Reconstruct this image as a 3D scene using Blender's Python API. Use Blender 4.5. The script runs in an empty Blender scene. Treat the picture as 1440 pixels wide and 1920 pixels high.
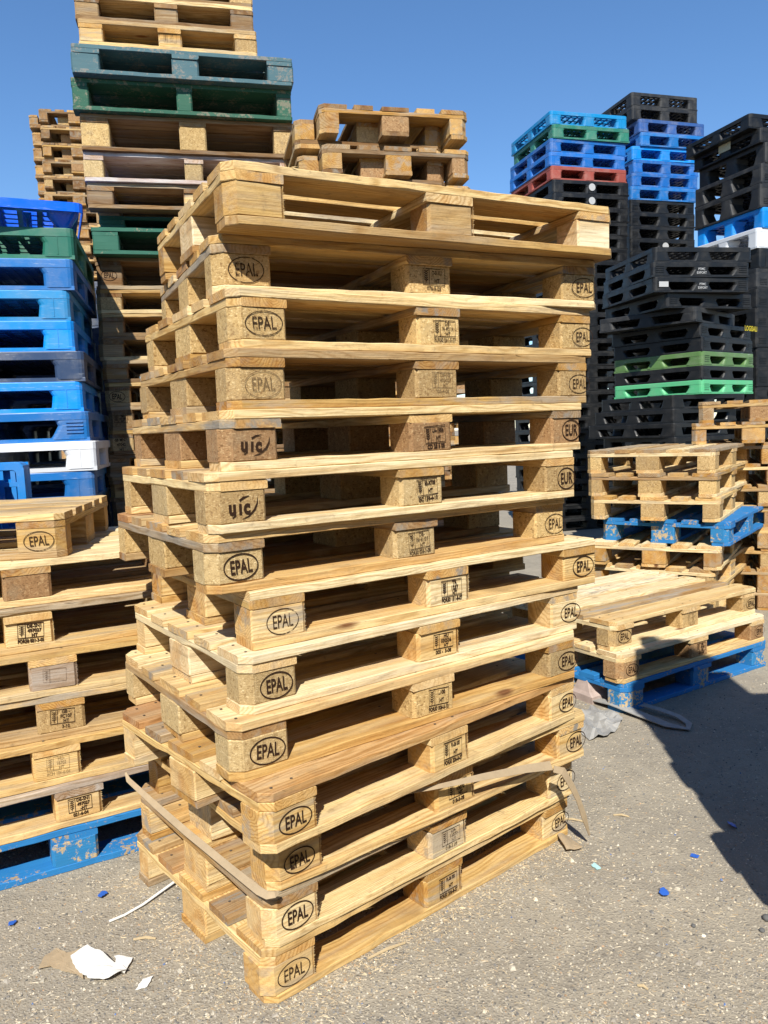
import bpy, math, random
from mathutils import Matrix, Vector
S = bpy.context.scene
C = S.collection
R = math.radians
random.seed(7)

# ------------------------------------------------------------------ camera
camd = bpy.data.cameras.new('camera')
cam = bpy.data.objects.new('camera', camd); C.objects.link(cam)
camd.sensor_fit = 'VERTICAL'; camd.sensor_height = 36.0
camd.lens = 36.0 * 1457.667 / 1920.0
camd.clip_start = 0.05; camd.clip_end = 2000
rt = Vector((0.99927373, -0.00397265, -0.03789751)); up = Vector((0.03810516, 0.1041791, 0.99382831)); fw = Vector((0, 0.99455062, -0.10425482))
m = Matrix.Identity(4)
for i in range(3):
    m[i][0] = rt[i]; m[i][1] = up[i]; m[i][2] = -fw[i]
m[2][3] = 1.38076
cam.matrix_world = m
S.camera = cam

# ------------------------------------------------------------------ light
SUN_EL = R(44.2)
w = bpy.data.worlds.new('World'); S.world = w; w.use_nodes = True
wn = w.node_tree.nodes; wl = w.node_tree.links; wn.clear()
wo = wn.new('ShaderNodeOutputWorld'); wb = wn.new('ShaderNodeBackground'); ws = wn.new('ShaderNodeTexSky')
ws.sky_type = 'NISHITA'; ws.sun_disc = False; ws.sun_elevation = SUN_EL; ws.sun_rotation = R(182)
ws.air_density = 1.0; ws.dust_density = 0.0; ws.ozone_density = 6.0
wh = wn.new('ShaderNodeHueSaturation'); wh.inputs['Saturation'].default_value = 1.08; wl.new(ws.outputs[0], wh.inputs['Color']); wl.new(wh.outputs[0], wb.inputs[0]); wl.new(wb.outputs[0], wo.inputs[0]); wb.inputs[1].default_value = 0.112
sd = bpy.data.lights.new('sun', 'SUN'); sd.energy = 5.0; sd.angle = R(0.53); sd.color = (1.0, 0.958, 0.86)
so = bpy.data.objects.new('sun', sd); C.objects.link(so)
so.rotation_mode = 'QUATERNION'
so.rotation_quaternion = Vector((0.07, 1.03, -1.0)).to_track_quat('-Z', 'Y')
so.location = (0, -3, 6)
S.view_settings.view_transform = 'Standard'; S.view_settings.look = 'None'
S.view_settings.exposure = 0.56; S.view_settings.gamma = 1.0

# ------------------------------------------------------------------ material helpers
def lin(c):
    return tuple((x / 12.92 if x <= 0.04045 else ((x + 0.055) / 1.055) ** 2.4) for x in c)

class M:
    def __init__(s, name):
        s.m = bpy.data.materials.new(name); s.m.use_nodes = True
        s.t = s.m.node_tree; s.N = s.t.nodes; s.L = s.t.links; s.N.clear()
        s.out = s.N.new('ShaderNodeOutputMaterial')
        s.b = s.N.new('ShaderNodeBsdfPrincipled'); s.L.new(s.b.outputs[0], s.out.inputs[0])
    def put(s, sock, v):
        if v is None: return
        if hasattr(v, 'is_output'): s.L.new(v, sock)
        else: sock.default_value = v
    def math(s, op, a, b=None, c=None, clamp=False):
        n = s.N.new('ShaderNodeMath'); n.operation = op; n.use_clamp = clamp
        for i, v in enumerate((a, b, c)): s.put(n.inputs[i], v)
        return n.outputs[0]
    def vmath(s, op, a, b=None):
        n = s.N.new('ShaderNodeVectorMath'); n.operation = op
        s.put(n.inputs[0], a)
        if op == 'SCALE': s.put(n.inputs[3], b)
        else: s.put(n.inputs[1], b)
        return n.outputs[1] if op in ('LENGTH', 'DISTANCE', 'DOT_PRODUCT') else n.outputs[0]
    def comb(s, x, y, z):
        n = s.N.new('ShaderNodeCombineXYZ'); s.put(n.inputs[0], x); s.put(n.inputs[1], y); s.put(n.inputs[2], z); return n.outputs[0]
    def sep(s, v):
        n = s.N.new('ShaderNodeSeparateXYZ'); s.put(n.inputs[0], v); return n.outputs
    def noise(s, v, scale, detail=3, rough=0.55, col=False):
        n = s.N.new('ShaderNodeTexNoise'); s.put(n.inputs['Vector'], v); n.inputs['Scale'].default_value = scale
        n.inputs['Detail'].default_value = detail; n.inputs['Roughness'].default_value = rough
        return n.outputs[1] if col else n.outputs[0]
    def voro(s, v, scale, feature='F1', out=0, rnd=1.0):
        n = s.N.new('ShaderNodeTexVoronoi'); n.feature = feature; s.put(n.inputs['Vector'], v); n.inputs['Scale'].default_value = scale
        n.inputs['Randomness'].default_value = rnd
        return n.outputs[out]
    def ramp(s, f, stops, interp='LINEAR'):
        n = s.N.new('ShaderNodeValToRGB'); n.color_ramp.interpolation = interp
        e = n.color_ramp.elements
        while len(e) < len(stops): e.new(0.5)
        for i, (p, c) in enumerate(stops):
            e[i].position = p; e[i].color = (c[0], c[1], c[2], 1) if not isinstance(c, (int, float)) else (c, c, c, 1)
        s.put(n.inputs[0], f); return n.outputs[0]
    def rng(s, f, a, b, c=0.0, d=1.0):
        n = s.N.new('ShaderNodeMapRange'); s.put(n.inputs[0], f)
        for i, v in enumerate((a, b, c, d)): n.inputs[1 + i].default_value = v
        return n.outputs[0]
    def mix(s, f, a, b, mode='MIX'):
        n = s.N.new('ShaderNodeMix'); n.data_type = 'RGBA'; n.blend_type = mode
        s.put(n.inputs[0], f)
        for i, v in ((6, a), (7, b)):
            if isinstance(v, tuple): v = (v[0], v[1], v[2], 1)
            s.put(n.inputs[i], v)
        return n.outputs[2]
    def bump(s, h, strength, dist):
        n = s.N.new('ShaderNodeBump'); n.inputs['Strength'].default_value = strength; n.inputs['Distance'].default_value = dist
        s.put(n.inputs['Height'], h); s.L.new(n.outputs[0], s.b.inputs['Normal']); return n
    def coords(s):
        """object coordinates pushed to a random place for each object, and the random value itself"""
        tc = s.N.new('ShaderNodeTexCoord'); oi = s.N.new('ShaderNodeObjectInfo'); r = oi.outputs['Random']
        off = s.comb(s.math('MULTIPLY', r, 37.1), s.math('MULTIPLY', s.math('FRACT', s.math('MULTIPLY', r, 17.3)), 29.0), s.math('MULTIPLY', s.math('FRACT', s.math('MULTIPLY', r, 71.7)), 23.0))
        return tc.outputs['Object'], s.vmath('ADD', tc.outputs['Object'], off), r
    def frac(s, r, k): return s.math('FRACT', s.math('MULTIPLY', r, k))

def wood(name, cols, grey=0.12, greycol=(0.33, 0.28, 0.22), dirt=0.35, knots=True):
    a = M(name); P, Q, r = a.coords()
    x, y, z = a.sep(P)
    # growth rings about an axis well off the board's own axis, warped along its length
    warp = a.noise(a.vmath('MULTIPLY', Q, (1.6, 9.0, 9.0)), 1.0, 3)
    oy = a.math('MULTIPLY_ADD', a.frac(r, 13.7), 0.16, -0.08)
    oz = a.math('MULTIPLY_ADD', a.frac(r, 41.3), -0.11, 0.0)
    yy = a.math('ADD', y, oy); zz = a.math('ADD', z, oz)
    rad = a.math('SQRT', a.math('ADD', a.math('MULTIPLY', yy, yy), a.math('MULTIPLY', zz, zz)))
    rad = a.math('MULTIPLY_ADD', warp, 0.085, rad)
    freq = a.math('MULTIPLY_ADD', a.frac(r, 7.7), 650.0, 380.0)
    ring = a.math('SINE', a.math('MULTIPLY', rad, freq))
    ring = a.rng(ring, -1, 1)
    ring = a.math('POWER', ring, 2.2)
    fine = a.noise(a.vmath('MULTIPLY', Q, (9.0, 330.0, 330.0)), 1.0, 2)
    blot = a.noise(a.vmath('MULTIPLY', Q, (2.0, 9.0, 9.0)), 1.0, 4)
    n = len(cols)
    base = a.ramp(a.math('MULTIPLY_ADD', a.math('SUBTRACT', blot, 0.5), 0.55, a.frac(r, 3.1)), [(0.08 + 0.84 * i / max(1, n - 1), c) for i, c in enumerate(cols)])
    heart = a.noise(a.vmath('MULTIPLY', Q, (0.9, 15.0, 15.0)), 1.0, 3, 0.5)
    base = a.mix(a.rng(heart, 0.52, 0.64, 0, 0.62), base, a.mix(1.0, base, (0.78, 0.61, 0.42), 'MULTIPLY'))
    base = a.mix(a.rng(heart, 0.46, 0.36, 0, 0.45), base, a.mix(0.5, base, (0.74, 0.60, 0.37)))
    late = a.mix(1.0, base, (0.60, 0.475, 0.31), 'MULTIPLY')
    tcn = a.N.new('ShaderNodeTexCoord'); endf = a.rng(a.math('ABSOLUTE', a.sep(tcn.outputs['Normal'])[0]), 0.6, 0.85)
    base = a.mix(a.math('MULTIPLY', endf, 0.6), base, a.mix(1.0, base, (0.84, 0.66, 0.46), 'MULTIPLY'))
    late = a.mix(a.math('MULTIPLY', endf, 0.6), late, a.mix(1.0, late, (0.8, 0.62, 0.45), 'MULTIPLY'))
    c = a.mix(a.math('MULTIPLY', ring, a.math('MULTIPLY_ADD', a.frac(r, 5.9), 0.45, 0.3)), base, late)
    c = a.mix(a.rng(fine, 0.35, 0.8, 0, 0.45), c, a.mix(1.0, c, (0.64, 0.55, 0.44), 'MULTIPLY'))
    # weathering: grey blue-stain and dirt in patches, more on some boards
    gp = a.noise(a.vmath('MULTIPLY', Q, (3.0, 22.0, 22.0)), 1.0, 4, 0.65)
    gm = a.math('MULTIPLY', a.rng(gp, 0.48, 0.62), a.math('MULTIPLY_ADD', a.math('POWER', a.frac(r, 9.1), 2.5), 0.8, grey * 1.2))
    c = a.mix(gm, c, greycol)
    dp = a.noise(Q, 38.0, 5, 0.7)
    c = a.mix(a.math('MULTIPLY', a.rng(dp, 0.58, 0.74), dirt), c, (0.16, 0.115, 0.07))
    # dark saw marks / scuffs running across
    sc = a.noise(a.vmath('MULTIPLY', Q, (5.0, 5.0, 60.0)), 1.0, 2)
    c = a.mix(a.rng(sc, 0.60, 0.74, 0, 0.5), c, (0.26, 0.175, 0.09))
    if knots:
        n2 = a.N.new('ShaderNodeTexVoronoi'); a.L.new(a.vmath('MULTIPLY', Q, (3.2, 8.0, 8.0)), n2.inputs['Vector']); n2.inputs['Scale'].default_value = 1.0
        sel = a.math('GREATER_THAN', a.sep(n2.outputs[1])[0], 0.72)
        kn = a.math('MULTIPLY', a.rng(n2.outputs[0], 0.15, 0.06), sel)
        c = a.mix(kn, c, (0.17, 0.075, 0.03))
    mot = a.noise(a.vmath('MULTIPLY', Q, (7.0, 30.0, 30.0)), 1.0, 5, 0.7)
    c = a.mix(a.rng(mot, 0.45, 0.75, 0, 0.5), c, a.mix(1.0, c, (0.66, 0.54, 0.38), 'MULTIPLY'))
    a.L.new(c, a.b.inputs['Base Color']); a.b.inputs['Roughness'].default_value = 0.82
    a.b.inputs['Specular IOR Level'].default_value = 0.18
    h = a.math('ADD', a.math('MULTIPLY', fine, 0.6), a.math('MULTIPLY', a.noise(Q, 60.0, 3), 0.8))
    a.bump(h, 0.7, 0.003)
    return a.m

def chip(name, light, mid, dark, tone=0.25):
    a = M(name); P, Q, r = a.coords()
    wv = a.vmath('ADD', Q, a.vmath('SCALE', a.noise(Q, 90.0, 2, col=True), 0.006))
    col1 = a.voro(a.vmath('MULTIPLY', wv, (1.0, 1.0, 1.9)), 170.0, out=1)
    col2 = a.voro(a.vmath('MULTIPLY', wv, (1.7, 1.7, 1.0)), 95.0, out=1)
    v = a.math('MULTIPLY_ADD', a.sep(col1)[0], 0.6, a.math('MULTIPLY', a.sep(col2)[1], 0.4))
    c = a.ramp(v, [(0.05, dark), (0.36, mid), (0.66, mid), (0.95, light)])
    e = a.voro(a.vmath('MULTIPLY', wv, (1.0, 1.0, 1.9)), 170.0, 'DISTANCE_TO_EDGE')
    c = a.mix(a.rng(e, 0.0, 0.09, 0.28, 0.0), c, (0.17, 0.11, 0.05))
    t = a.mix(a.frac(r, 6.3), (0.84, 0.79, 0.73), (1.16, 1.12, 1.04)); c = a.mix(1.0, c, t, 'MULTIPLY')
    gp = a.noise(Q, 16.0, 4, 0.65)
    c = a.mix(a.math('MULTIPLY', a.rng(gp, 0.5, 0.66), a.math('MULTIPLY', a.frac(r, 11.9), tone * 2)), c, (0.25, 0.19, 0.12))
    a.L.new(c, a.b.inputs['Base Color']); a.b.inputs['Roughness'].default_value = 0.9; a.b.inputs['Specular IOR Level'].default_value = 0.12
    a.bump(a.math('ADD', v, a.math('MULTIPLY', a.rng(e, 0, 0.12), 0.5)), 0.55, 0.0022)
    return a.m

def painted(name, col, col2, wear=0.4, bare=(0.48, 0.35, 0.19)):
    a = M(name); P, Q, r = a.coords()
    big = a.noise(a.vmath('MULTIPLY', Q, (4.0, 14.0, 14.0)), 1.0, 5, 0.65)
    c = a.mix(big, col, col2)
    g = a.noise(a.vmath('MULTIPLY', Q, (8.0, 260.0, 260.0)), 1.0, 2)
    c = a.mix(a.rng(g, 0.4, 0.8, 0, 0.3), c, a.mix(1.0, c, (0.6, 0.6, 0.6), 'MULTIPLY'))
    chipn = a.math('MULTIPLY_ADD', a.noise(Q, 55.0, 5, 0.75), 0.6, a.math('MULTIPLY', a.noise(Q, 9.0, 2), 0.4))
    lo = 0.66 - 0.2 * wear
    c = a.mix(a.rng(chipn, lo, lo + 0.035), c, a.mix(a.noise(Q, 120.0, 2), bare, tuple(0.6 * x for x in bare)))
    a.L.new(c, a.b.inputs['Base Color']); a.b.inputs['Roughness'].default_value = 0.7; a.b.inputs['Specular IOR Level'].default_value = 0.25
    a.bump(a.math('ADD', g, chipn), 0.4, 0.002)
    return a.m

def plastic(name, col, dust=0.25, rough=0.42, scuff=(0.55, 0.6, 0.66)):
    a = M(name); P, Q, r = a.coords()
    tone = a.math('MULTIPLY_ADD', a.frac(r, 4.7), 0.35, 0.82)
    c = a.mix(1.0, col, a.comb(tone, tone, tone), 'MULTIPLY')
    n1 = a.noise(Q, 7.0, 5, 0.65); c = a.mix(a.rng(n1, 0.45, 0.75, 0, dust), c, (0.30, 0.28, 0.25))
    sc = a.noise(a.vmath('MULTIPLY', Q, (14.0, 14.0, 190.0)), 1.0, 3, 0.7)
    sm = a.math('MULTIPLY', a.rng(sc, 0.6, 0.72), a.rng(n1, 0.4, 0.65, 0, 0.55))
    c = a.mix(sm, c, scuff)
    a.L.new(c, a.b.inputs['Base Color'])
    a.L.new(a.rng(n1, 0.3, 0.7, rough - 0.1, rough + 0.2), a.b.inputs['Roughness']); a.b.inputs['Specular IOR Level'].default_value = 0.4
    a.bump(a.noise(Q, 120.0, 3), 0.12, 0.002)
    return a.m

def burn(name, alpha, col=(0.032, 0.016, 0.009)):
    a = M(name); P, Q, r = a.coords()
    a.b.inputs['Base Color'].default_value = (*col, 1); a.b.inputs['Roughness'].default_value = 0.9; a.b.inputs['Specular IOR Level'].default_value = 0.1
    n = a.noise(Q, 130.0, 3, 0.7); n2 = a.noise(Q, 19.0, 3)
    f = a.math('MULTIPLY_ADD', n, 0.55, a.math('MULTIPLY', n2, 0.45))
    lo = 0.62 - 0.3 * alpha
    al = a.rng(f, lo - 0.09, lo + 0.07, 0.15, 1.0)
    al = a.rng(f, 0.37 if alpha < .9 else 0.33, 0.47 if alpha < .9 else 0.40, 0.12 if alpha < .9 else 0.4, min(1.0, alpha + 0.1))
    a.L.new(al, a.b.inputs['Alpha'])
    return a.m

def flat(name, col, rough=0.85, nz=0.25, scale=40.0, spec=0.2):
    a = M(name); P, Q, r = a.coords()
    n = a.noise(Q, scale, 4, 0.65)
    c = a.mix(a.rng(n, 0.3, 0.75, 0, nz), col, tuple(0.5 * x for x in col))
    a.L.new(c, a.b.inputs['Base Color']); a.b.inputs['Roughness'].default_value = rough; a.b.inputs['Specular IOR Level'].default_value = spec
    a.bump(n, 0.25, 0.003)
    return a.m

PALE = (0.80, 0.66, 0.40); CREAM = (0.775, 0.595, 0.31); HONEY = (0.67, 0.465, 0.195); AMBER = (0.50, 0.315, 0.105); TAN = (0.40, 0.275, 0.145); UMBER = (0.26, 0.165, 0.085); ASH = (0.36, 0.31, 0.245)
W = {
    'fresh': wood('fresh_pine', [PALE, CREAM, HONEY, PALE], dirt=0.5),
    'honey': wood('honey_pine', [CREAM, HONEY, AMBER, HONEY], 0.12),
    'stained': wood('stained_pine', [CREAM, TAN, ASH, HONEY], 0.6, (0.25, 0.225, 0.19), 0.7),
    'red': wood('reddish_pine', [(0.45, 0.25, 0.11), (0.52, 0.31, 0.13), HONEY], 0.15, dirt=0.5),
    'pale': wood('pale_pine', [(0.82, 0.71, 0.49), PALE, PALE, CREAM], 0.08, dirt=0.25),
    'amber': wood('amber_pine', [(0.55, 0.37, 0.145), AMBER, TAN, AMBER], 0.2, dirt=0.5),
    'aged': wood('aged_pine', [TAN, (0.28, 0.18, 0.09), (0.2, 0.125, 0.065), (0.33, 0.22, 0.115)], 0.3, (0.24, 0.205, 0.16), 0.55),
    'worn': wood('worn_pine', [CREAM, TAN, HONEY, (0.40, 0.32, 0.22)], 0.25, (0.34, 0.28, 0.2), 0.5),
    'grey': wood('grey_board', [(0.50, 0.43, 0.36), (0.42, 0.35, 0.29), (0.36, 0.29, 0.235)], 0.4, (0.4, 0.37, 0.34), 0.4),
    'white': wood('whitewashed_board', [(0.58, 0.5, 0.45), (0.5, 0.4, 0.37)], 0.3, (0.55, 0.52, 0.5), 0.4),
}
CH = {
    'gold': chip('golden_chipboard', (0.74, 0.57, 0.31), (0.55, 0.39, 0.18), (0.28, 0.17, 0.07)),
    'tan': chip('tan_chipboard', (0.64, 0.49, 0.27), (0.47, 0.33, 0.16), (0.25, 0.155, 0.07), 0.3),
    'red': chip('reddish_chipboard', (0.52, 0.36, 0.2), (0.37, 0.225, 0.115), (0.19, 0.105, 0.05)),
    'grey': chip('grey_chipboard', (0.64, 0.51, 0.30), (0.49, 0.365, 0.19), (0.29, 0.195, 0.09), 0.25),
    'dark': chip('dark_chipboard', (0.40, 0.29, 0.17), (0.25, 0.165, 0.085), (0.13, 0.08, 0.04), 0.5),
}
PT = {
    'blue': painted('blue_paint', (0.012, 0.13, 0.40), (0.03, 0.21, 0.46), 0.45),
    'teal': painted('faded_teal_paint', (0.035, 0.095, 0.12), (0.10, 0.175, 0.19), 0.65, (0.22, 0.22, 0.2)),
    'green': painted('green_paint', (0.012, 0.078, 0.046), (0.045, 0.13, 0.085), 0.6, (0.2, 0.2, 0.14)),
    'deepgreen': painted('dark_green_paint', (0.012, 0.09, 0.055), (0.05, 0.16, 0.115), 0.35, (0.3, 0.27, 0.19)),
    'bluechip': painted('chipped_blue_paint', (0.012, 0.14, 0.38), (0.035, 0.215, 0.42), 0.72, (0.55, 0.42, 0.24)),
}
PL = {
    'bright': plastic('bright_blue_plastic', (0.0, 0.215, 0.64), 0.15),
    'royal': plastic('royal_blue_plastic', (0.008, 0.115, 0.40), 0.25),
    'cobalt': plastic('cobalt_blue_plastic', (0.0, 0.095, 0.62), 0.05, 0.3),
    'mid': plastic('mid_blue_plastic', (0.008, 0.12, 0.36), 0.25),
    'dull': plastic('dull_blue_plastic', (0.03, 0.085, 0.26), 0.3),
    'navy': plastic('navy_plastic', (0.03, 0.055, 0.115), 0.35),
    'cyan': plastic('light_blue_plastic', (0.004, 0.20, 0.45), 0.2),
    'black': plastic('black_plastic', (0.0055, 0.0055, 0.006), 0.05, 0.42, (0.07, 0.07, 0.07)),
    'char': plastic('charcoal_plastic', (0.015, 0.0155, 0.017), 0.1, 0.5, (0.1, 0.1, 0.1)),
    'white': plastic('white_plastic', (0.64, 0.65, 0.67), 0.15, 0.45, (0.35, 0.35, 0.35)),
    'green': plastic('green_plastic', (0.02, 0.15, 0.10), 0.25, 0.45, (0.3, 0.42, 0.38)),
    'mint': plastic('mint_green_plastic', (0.085, 0.40, 0.18), 0.2),
    'olive': plastic('olive_green_plastic', (0.085, 0.17, 0.05), 0.25),
    'red': plastic('faded_red_plastic', (0.27, 0.052, 0.035), 0.3, 0.6, (0.42, 0.25, 0.22)),
}
BURN = {'dark': burn('burned_mark_dark', 1.0), 'mid': burn('burned_mark', 0.82), 'faint': burn('burned_mark_faint', 0.45, (0.09, 0.055, 0.03))}
NAIL = flat('nail_steel', (0.11, 0.085, 0.065), 0.6, 0.5, 300)

# ------------------------------------------------------------------ mesh helpers
class B:
    def __init__(s): s.v = []; s.f = []; s.mi = []
    def add(s, verts, faces, mi=0):
        o = len(s.v); s.v += [tuple(p) for p in verts]
        for f in faces: s.f.append(tuple(i + o for i in f)); s.mi.append(mi)
    def box(s, x0, x1, y0, y1, z0, z1, mi=0):
        s.add([(x0, y0, z0), (x1, y0, z0), (x1, y1, z0), (x0, y1, z0), (x0, y0, z1), (x1, y0, z1), (x1, y1, z1), (x0, y1, z1)],
              [(0, 3, 2, 1), (4, 5, 6, 7), (0, 1, 5, 4), (1, 2, 6, 5), (2, 3, 7, 6), (3, 0, 4, 7)], mi)
    def loft(s, rings, cap=True, mi=0):
        n = len(rings[0]); vs = [p for r in rings for p in r]; fs = []
        for i in range(len(rings) - 1):
            for j in range(n):
                k = (j + 1) % n; fs.append((i * n + j, i * n + k, (i + 1) * n + k, (i + 1) * n + j))
        if cap:
            fs.append(tuple(range(n - 1, -1, -1))); o = (len(rings) - 1) * n; fs.append(tuple(o + j for j in range(n)))
        s.add(vs, fs, mi)
    def mesh(s, name, mats, smooth=False):
        me = bpy.data.meshes.new(name); me.from_pydata(s.v, [], s.f)
        for m_ in mats: me.materials.append(m_)
        if any(s.mi): me.polygons.foreach_set('material_index', s.mi)
        if smooth: me.polygons.foreach_set('use_smooth', [True] * len(s.f))
        me.update(); return me

def board_geo(b, L, Wd, T, ch=(0, 0, 0, 0), rnd=None, bev=0.0018, jit=0.001, warp=0.0012, at=(0, 0, 0), rot=False, mi=0, stations=None):
    """a sawn board along x; ch = corner cuts at (-x-y, +x-y, +x+y, -x+y)"""
    rnd = rnd or random
    xs = [-L / 2]
    c0 = max(ch[0], ch[3]); c1 = max(ch[1], ch[2])
    if c0: xs.append(-L / 2 + c0)
    n = stations if stations is not None else max(1, int(L / 0.06))
    lo, hi = xs[-1], (L / 2 - c1 if c1 else L / 2)
    for i in range(1, n): xs.append(lo + (hi - lo) * i / n)
    if c1: xs.append(L / 2 - c1)
    xs.append(L / 2)
    ph = rnd.random() * 6.28; ph2 = rnd.random() * 6.28
    rings = []
    wn_ = {}
    if jit > 0.0015:
        for q in range(rnd.choice((0, 1, 1, 2))):
            k0 = rnd.randrange(len(xs)); cn = rnd.randrange(4); dp_ = rnd.uniform(.003, .010)
            for k in range(k0, min(len(xs), k0 + rnd.choice((1, 2, 4, 7)))): wn_[(k, cn)] = dp_ * rnd.uniform(.5, 1)
    for i, x in enumerate(xs):
        ylo, yhi = -Wd / 2, Wd / 2
        if i == 0: ylo += ch[0]; yhi -= ch[3]
        if i == len(xs) - 1: ylo += ch[1]; yhi -= ch[2]
        ylo += rnd.uniform(-jit, jit); yhi += rnd.uniform(-jit, jit)
        dz = warp * math.sin(ph + x * 3.1); tz = T + rnd.uniform(-jit, jit) * 0.5
        z0 = -T / 2 + dz * 0.2; z1 = z0 + tz; e = bev
        e0, e1, e2, e3 = (min(max(e, wn_.get((i, q), 0)), T * .45) for q in range(4))
        yy = [(ylo + e0, z0), (yhi - e1, z0), (yhi, z0 + e1), (yhi, z1 - e2), (yhi - e2, z1), (ylo + e3, z1), (ylo, z1 - e3), (ylo, z0 + e0)]
        if rot: rings.append([(at[0] - p[0], at[1] + x, at[2] + p[1]) for p in yy])
        else: rings.append([(at[0] + x, at[1] + p[0], at[2] + p[1]) for p in yy])
    b.loft(rings, mi=mi)
    # loft runs +x with counter-clockwise yz rings

MESH = {}
def board(name, L, Wd, T, ch=(0, 0, 0, 0), var=0, mat='fresh', mats=None, nails=(), bev=0.002, jit=0.0024, warp=0.0024, sliver=False):
    m_ = (mats or W)[mat]
    key = (name, round(L, 4), round(Wd, 4), round(T, 4), tuple(ch), var, m_.name, tuple(nails), bev, sliver)
    if key in MESH: return MESH[key]
    rnd = random.Random(str(key)); b = B()
    board_geo(b, L, Wd, T, ch, rnd, bev, jit, warp)
    if sliver == 'rag' and ch[1] > .01: pass
    elif sliver == 'rag':
        for k in range(26):
            zz_ = -T / 2 + T * (k + .5) / 26; l_ = 0.0006 + 0.0042 * rnd.random() ** 2; h_ = T / 60
            b.add([(L / 2 - .002, -Wd / 2 + .0002, zz_ - h_), (L / 2 - .002, -Wd / 2 + .0002, zz_ + h_), (L / 2 - .002, -Wd / 2 + .006, zz_), (L / 2 + l_, -Wd / 2 + .002 - rnd.random() * .003, zz_ + rnd.uniform(-h_, h_))], [(0, 3, 1), (1, 3, 2), (2, 3, 0), (0, 1, 2)])
    elif sliver:
        for k in range(rnd.randrange(2, 6)):
            x = rnd.uniform(-L * .46, L * .46); l_ = rnd.uniform(.012, .05); sg = rnd.choice((-1, 1)); zz_ = -T / 2 if rnd.random() < .7 else T / 2
            y0 = sg * Wd / 2; a_ = sg * rnd.uniform(.003, .010); w_ = rnd.uniform(.0008, .002); dz = rnd.uniform(-.003, .004)
            b.add([(x, y0 - sg * .001, zz_ + (.002 if zz_ < 0 else -.002)), (x, y0, zz_ + (.002 if zz_ < 0 else -.002) + w_), (x + .3 * l_, y0 + sg * w_, zz_ + (.002 if zz_ < 0 else -.002)), (x + l_, y0 + a_, zz_ + dz)], [(0, 1, 3), (1, 2, 3), (2, 0, 3), (0, 2, 1)])
    for (x, y) in nails:
        x += rnd.uniform(-.012, .012); y += rnd.uniform(-.008, .008); r = 0.0042
        b.add([(x + r * math.cos(k * 1.0472), y + r * math.sin(k * 1.0472), T / 2 + 0.0022) for k in range(6)], [tuple(range(6))], 1)
    me = b.mesh(name, [m_, NAIL]); MESH[key] = me; return me

def link(name, me, parent=None, loc=(0, 0, 0), rot=(0, 0, 0)):
    o = bpy.data.objects.new(name, me); C.objects.link(o)
    if parent: o.parent = parent
    o.location = loc; o.rotation_euler = rot
    return o
def thing(name, label, cat, loc=(0, 0, 0), rz=0.0, group=None, me=None, rot=None):
    o = bpy.data.objects.new(name, me); C.objects.link(o); o.location = loc; o.rotation_euler = rot or (0, 0, rz)
    o['label'] = label; o['category'] = cat
    if group: o['group'] = group
    return o

# ------------------------------------------------------------------ burned marks
def text_geo(b, s, size, cx, cy, bold=0.0, squash=0.8, space=1.0):
    cu = bpy.data.curves.new('t', 'FONT'); cu.body = s; cu.size = size; cu.align_x = 'CENTER'; cu.align_y = 'CENTER'
    cu.offset = bold * size; cu.resolution_u = 3; cu.space_character = space
    ob = bpy.data.objects.new('t', cu); me = bpy.data.meshes.new_from_object(ob)
    vs = [v.co for v in me.vertices]
    if vs:
        b.add([(cx + v.x * squash, 0, cy + v.y) for v in vs], [tuple(p.vertices) for p in me.polygons])
    bpy.data.objects.remove(ob); bpy.data.curves.remove(cu); bpy.data.meshes.remove(me)
def line_geo(b, pts, w, closed=False):
    n = len(pts); q = []
    for i, (x, y) in enumerate(pts):
        p0 = pts[(i - 1) % n] if (closed or i) else pts[i]; p1 = pts[(i + 1) % n] if (closed or i < n - 1) else pts[i]
        dx, dy = p1[0] - p0[0], p1[1] - p0[1]; l = math.hypot(dx, dy) or 1
        ww = w[i] if isinstance(w, (list, tuple)) else w
        q += [(x - dy / l * ww / 2, 0, y + dx / l * ww / 2), (x + dy / l * ww / 2, 0, y - dx / l * ww / 2)]
    fs = [(2 * i, 2 * i + 1, (2 * i + 3) % (2 * n), (2 * i + 2) % (2 * n)) for i in range(n if closed else n - 1)]
    b.add(q, fs)
def rect_geo(b, x0, x1, y0, y1, w): line_geo(b, [(x0, y0), (x1, y0), (x1, y1), (x0, y1)], w, True)
def wheat_geo(b, cx, cy, h, wd):
    line_geo(b, [(cx, cy - h / 2), (cx, cy + h / 2)], 0.0014)
    for k in range(5):
        y = cy - h * 0.32 + k * h * 0.17
        for sg in (-1, 1): line_geo(b, [(cx, y), (cx + sg * wd / 2, y + h * 0.13)], 0.0022)
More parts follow.
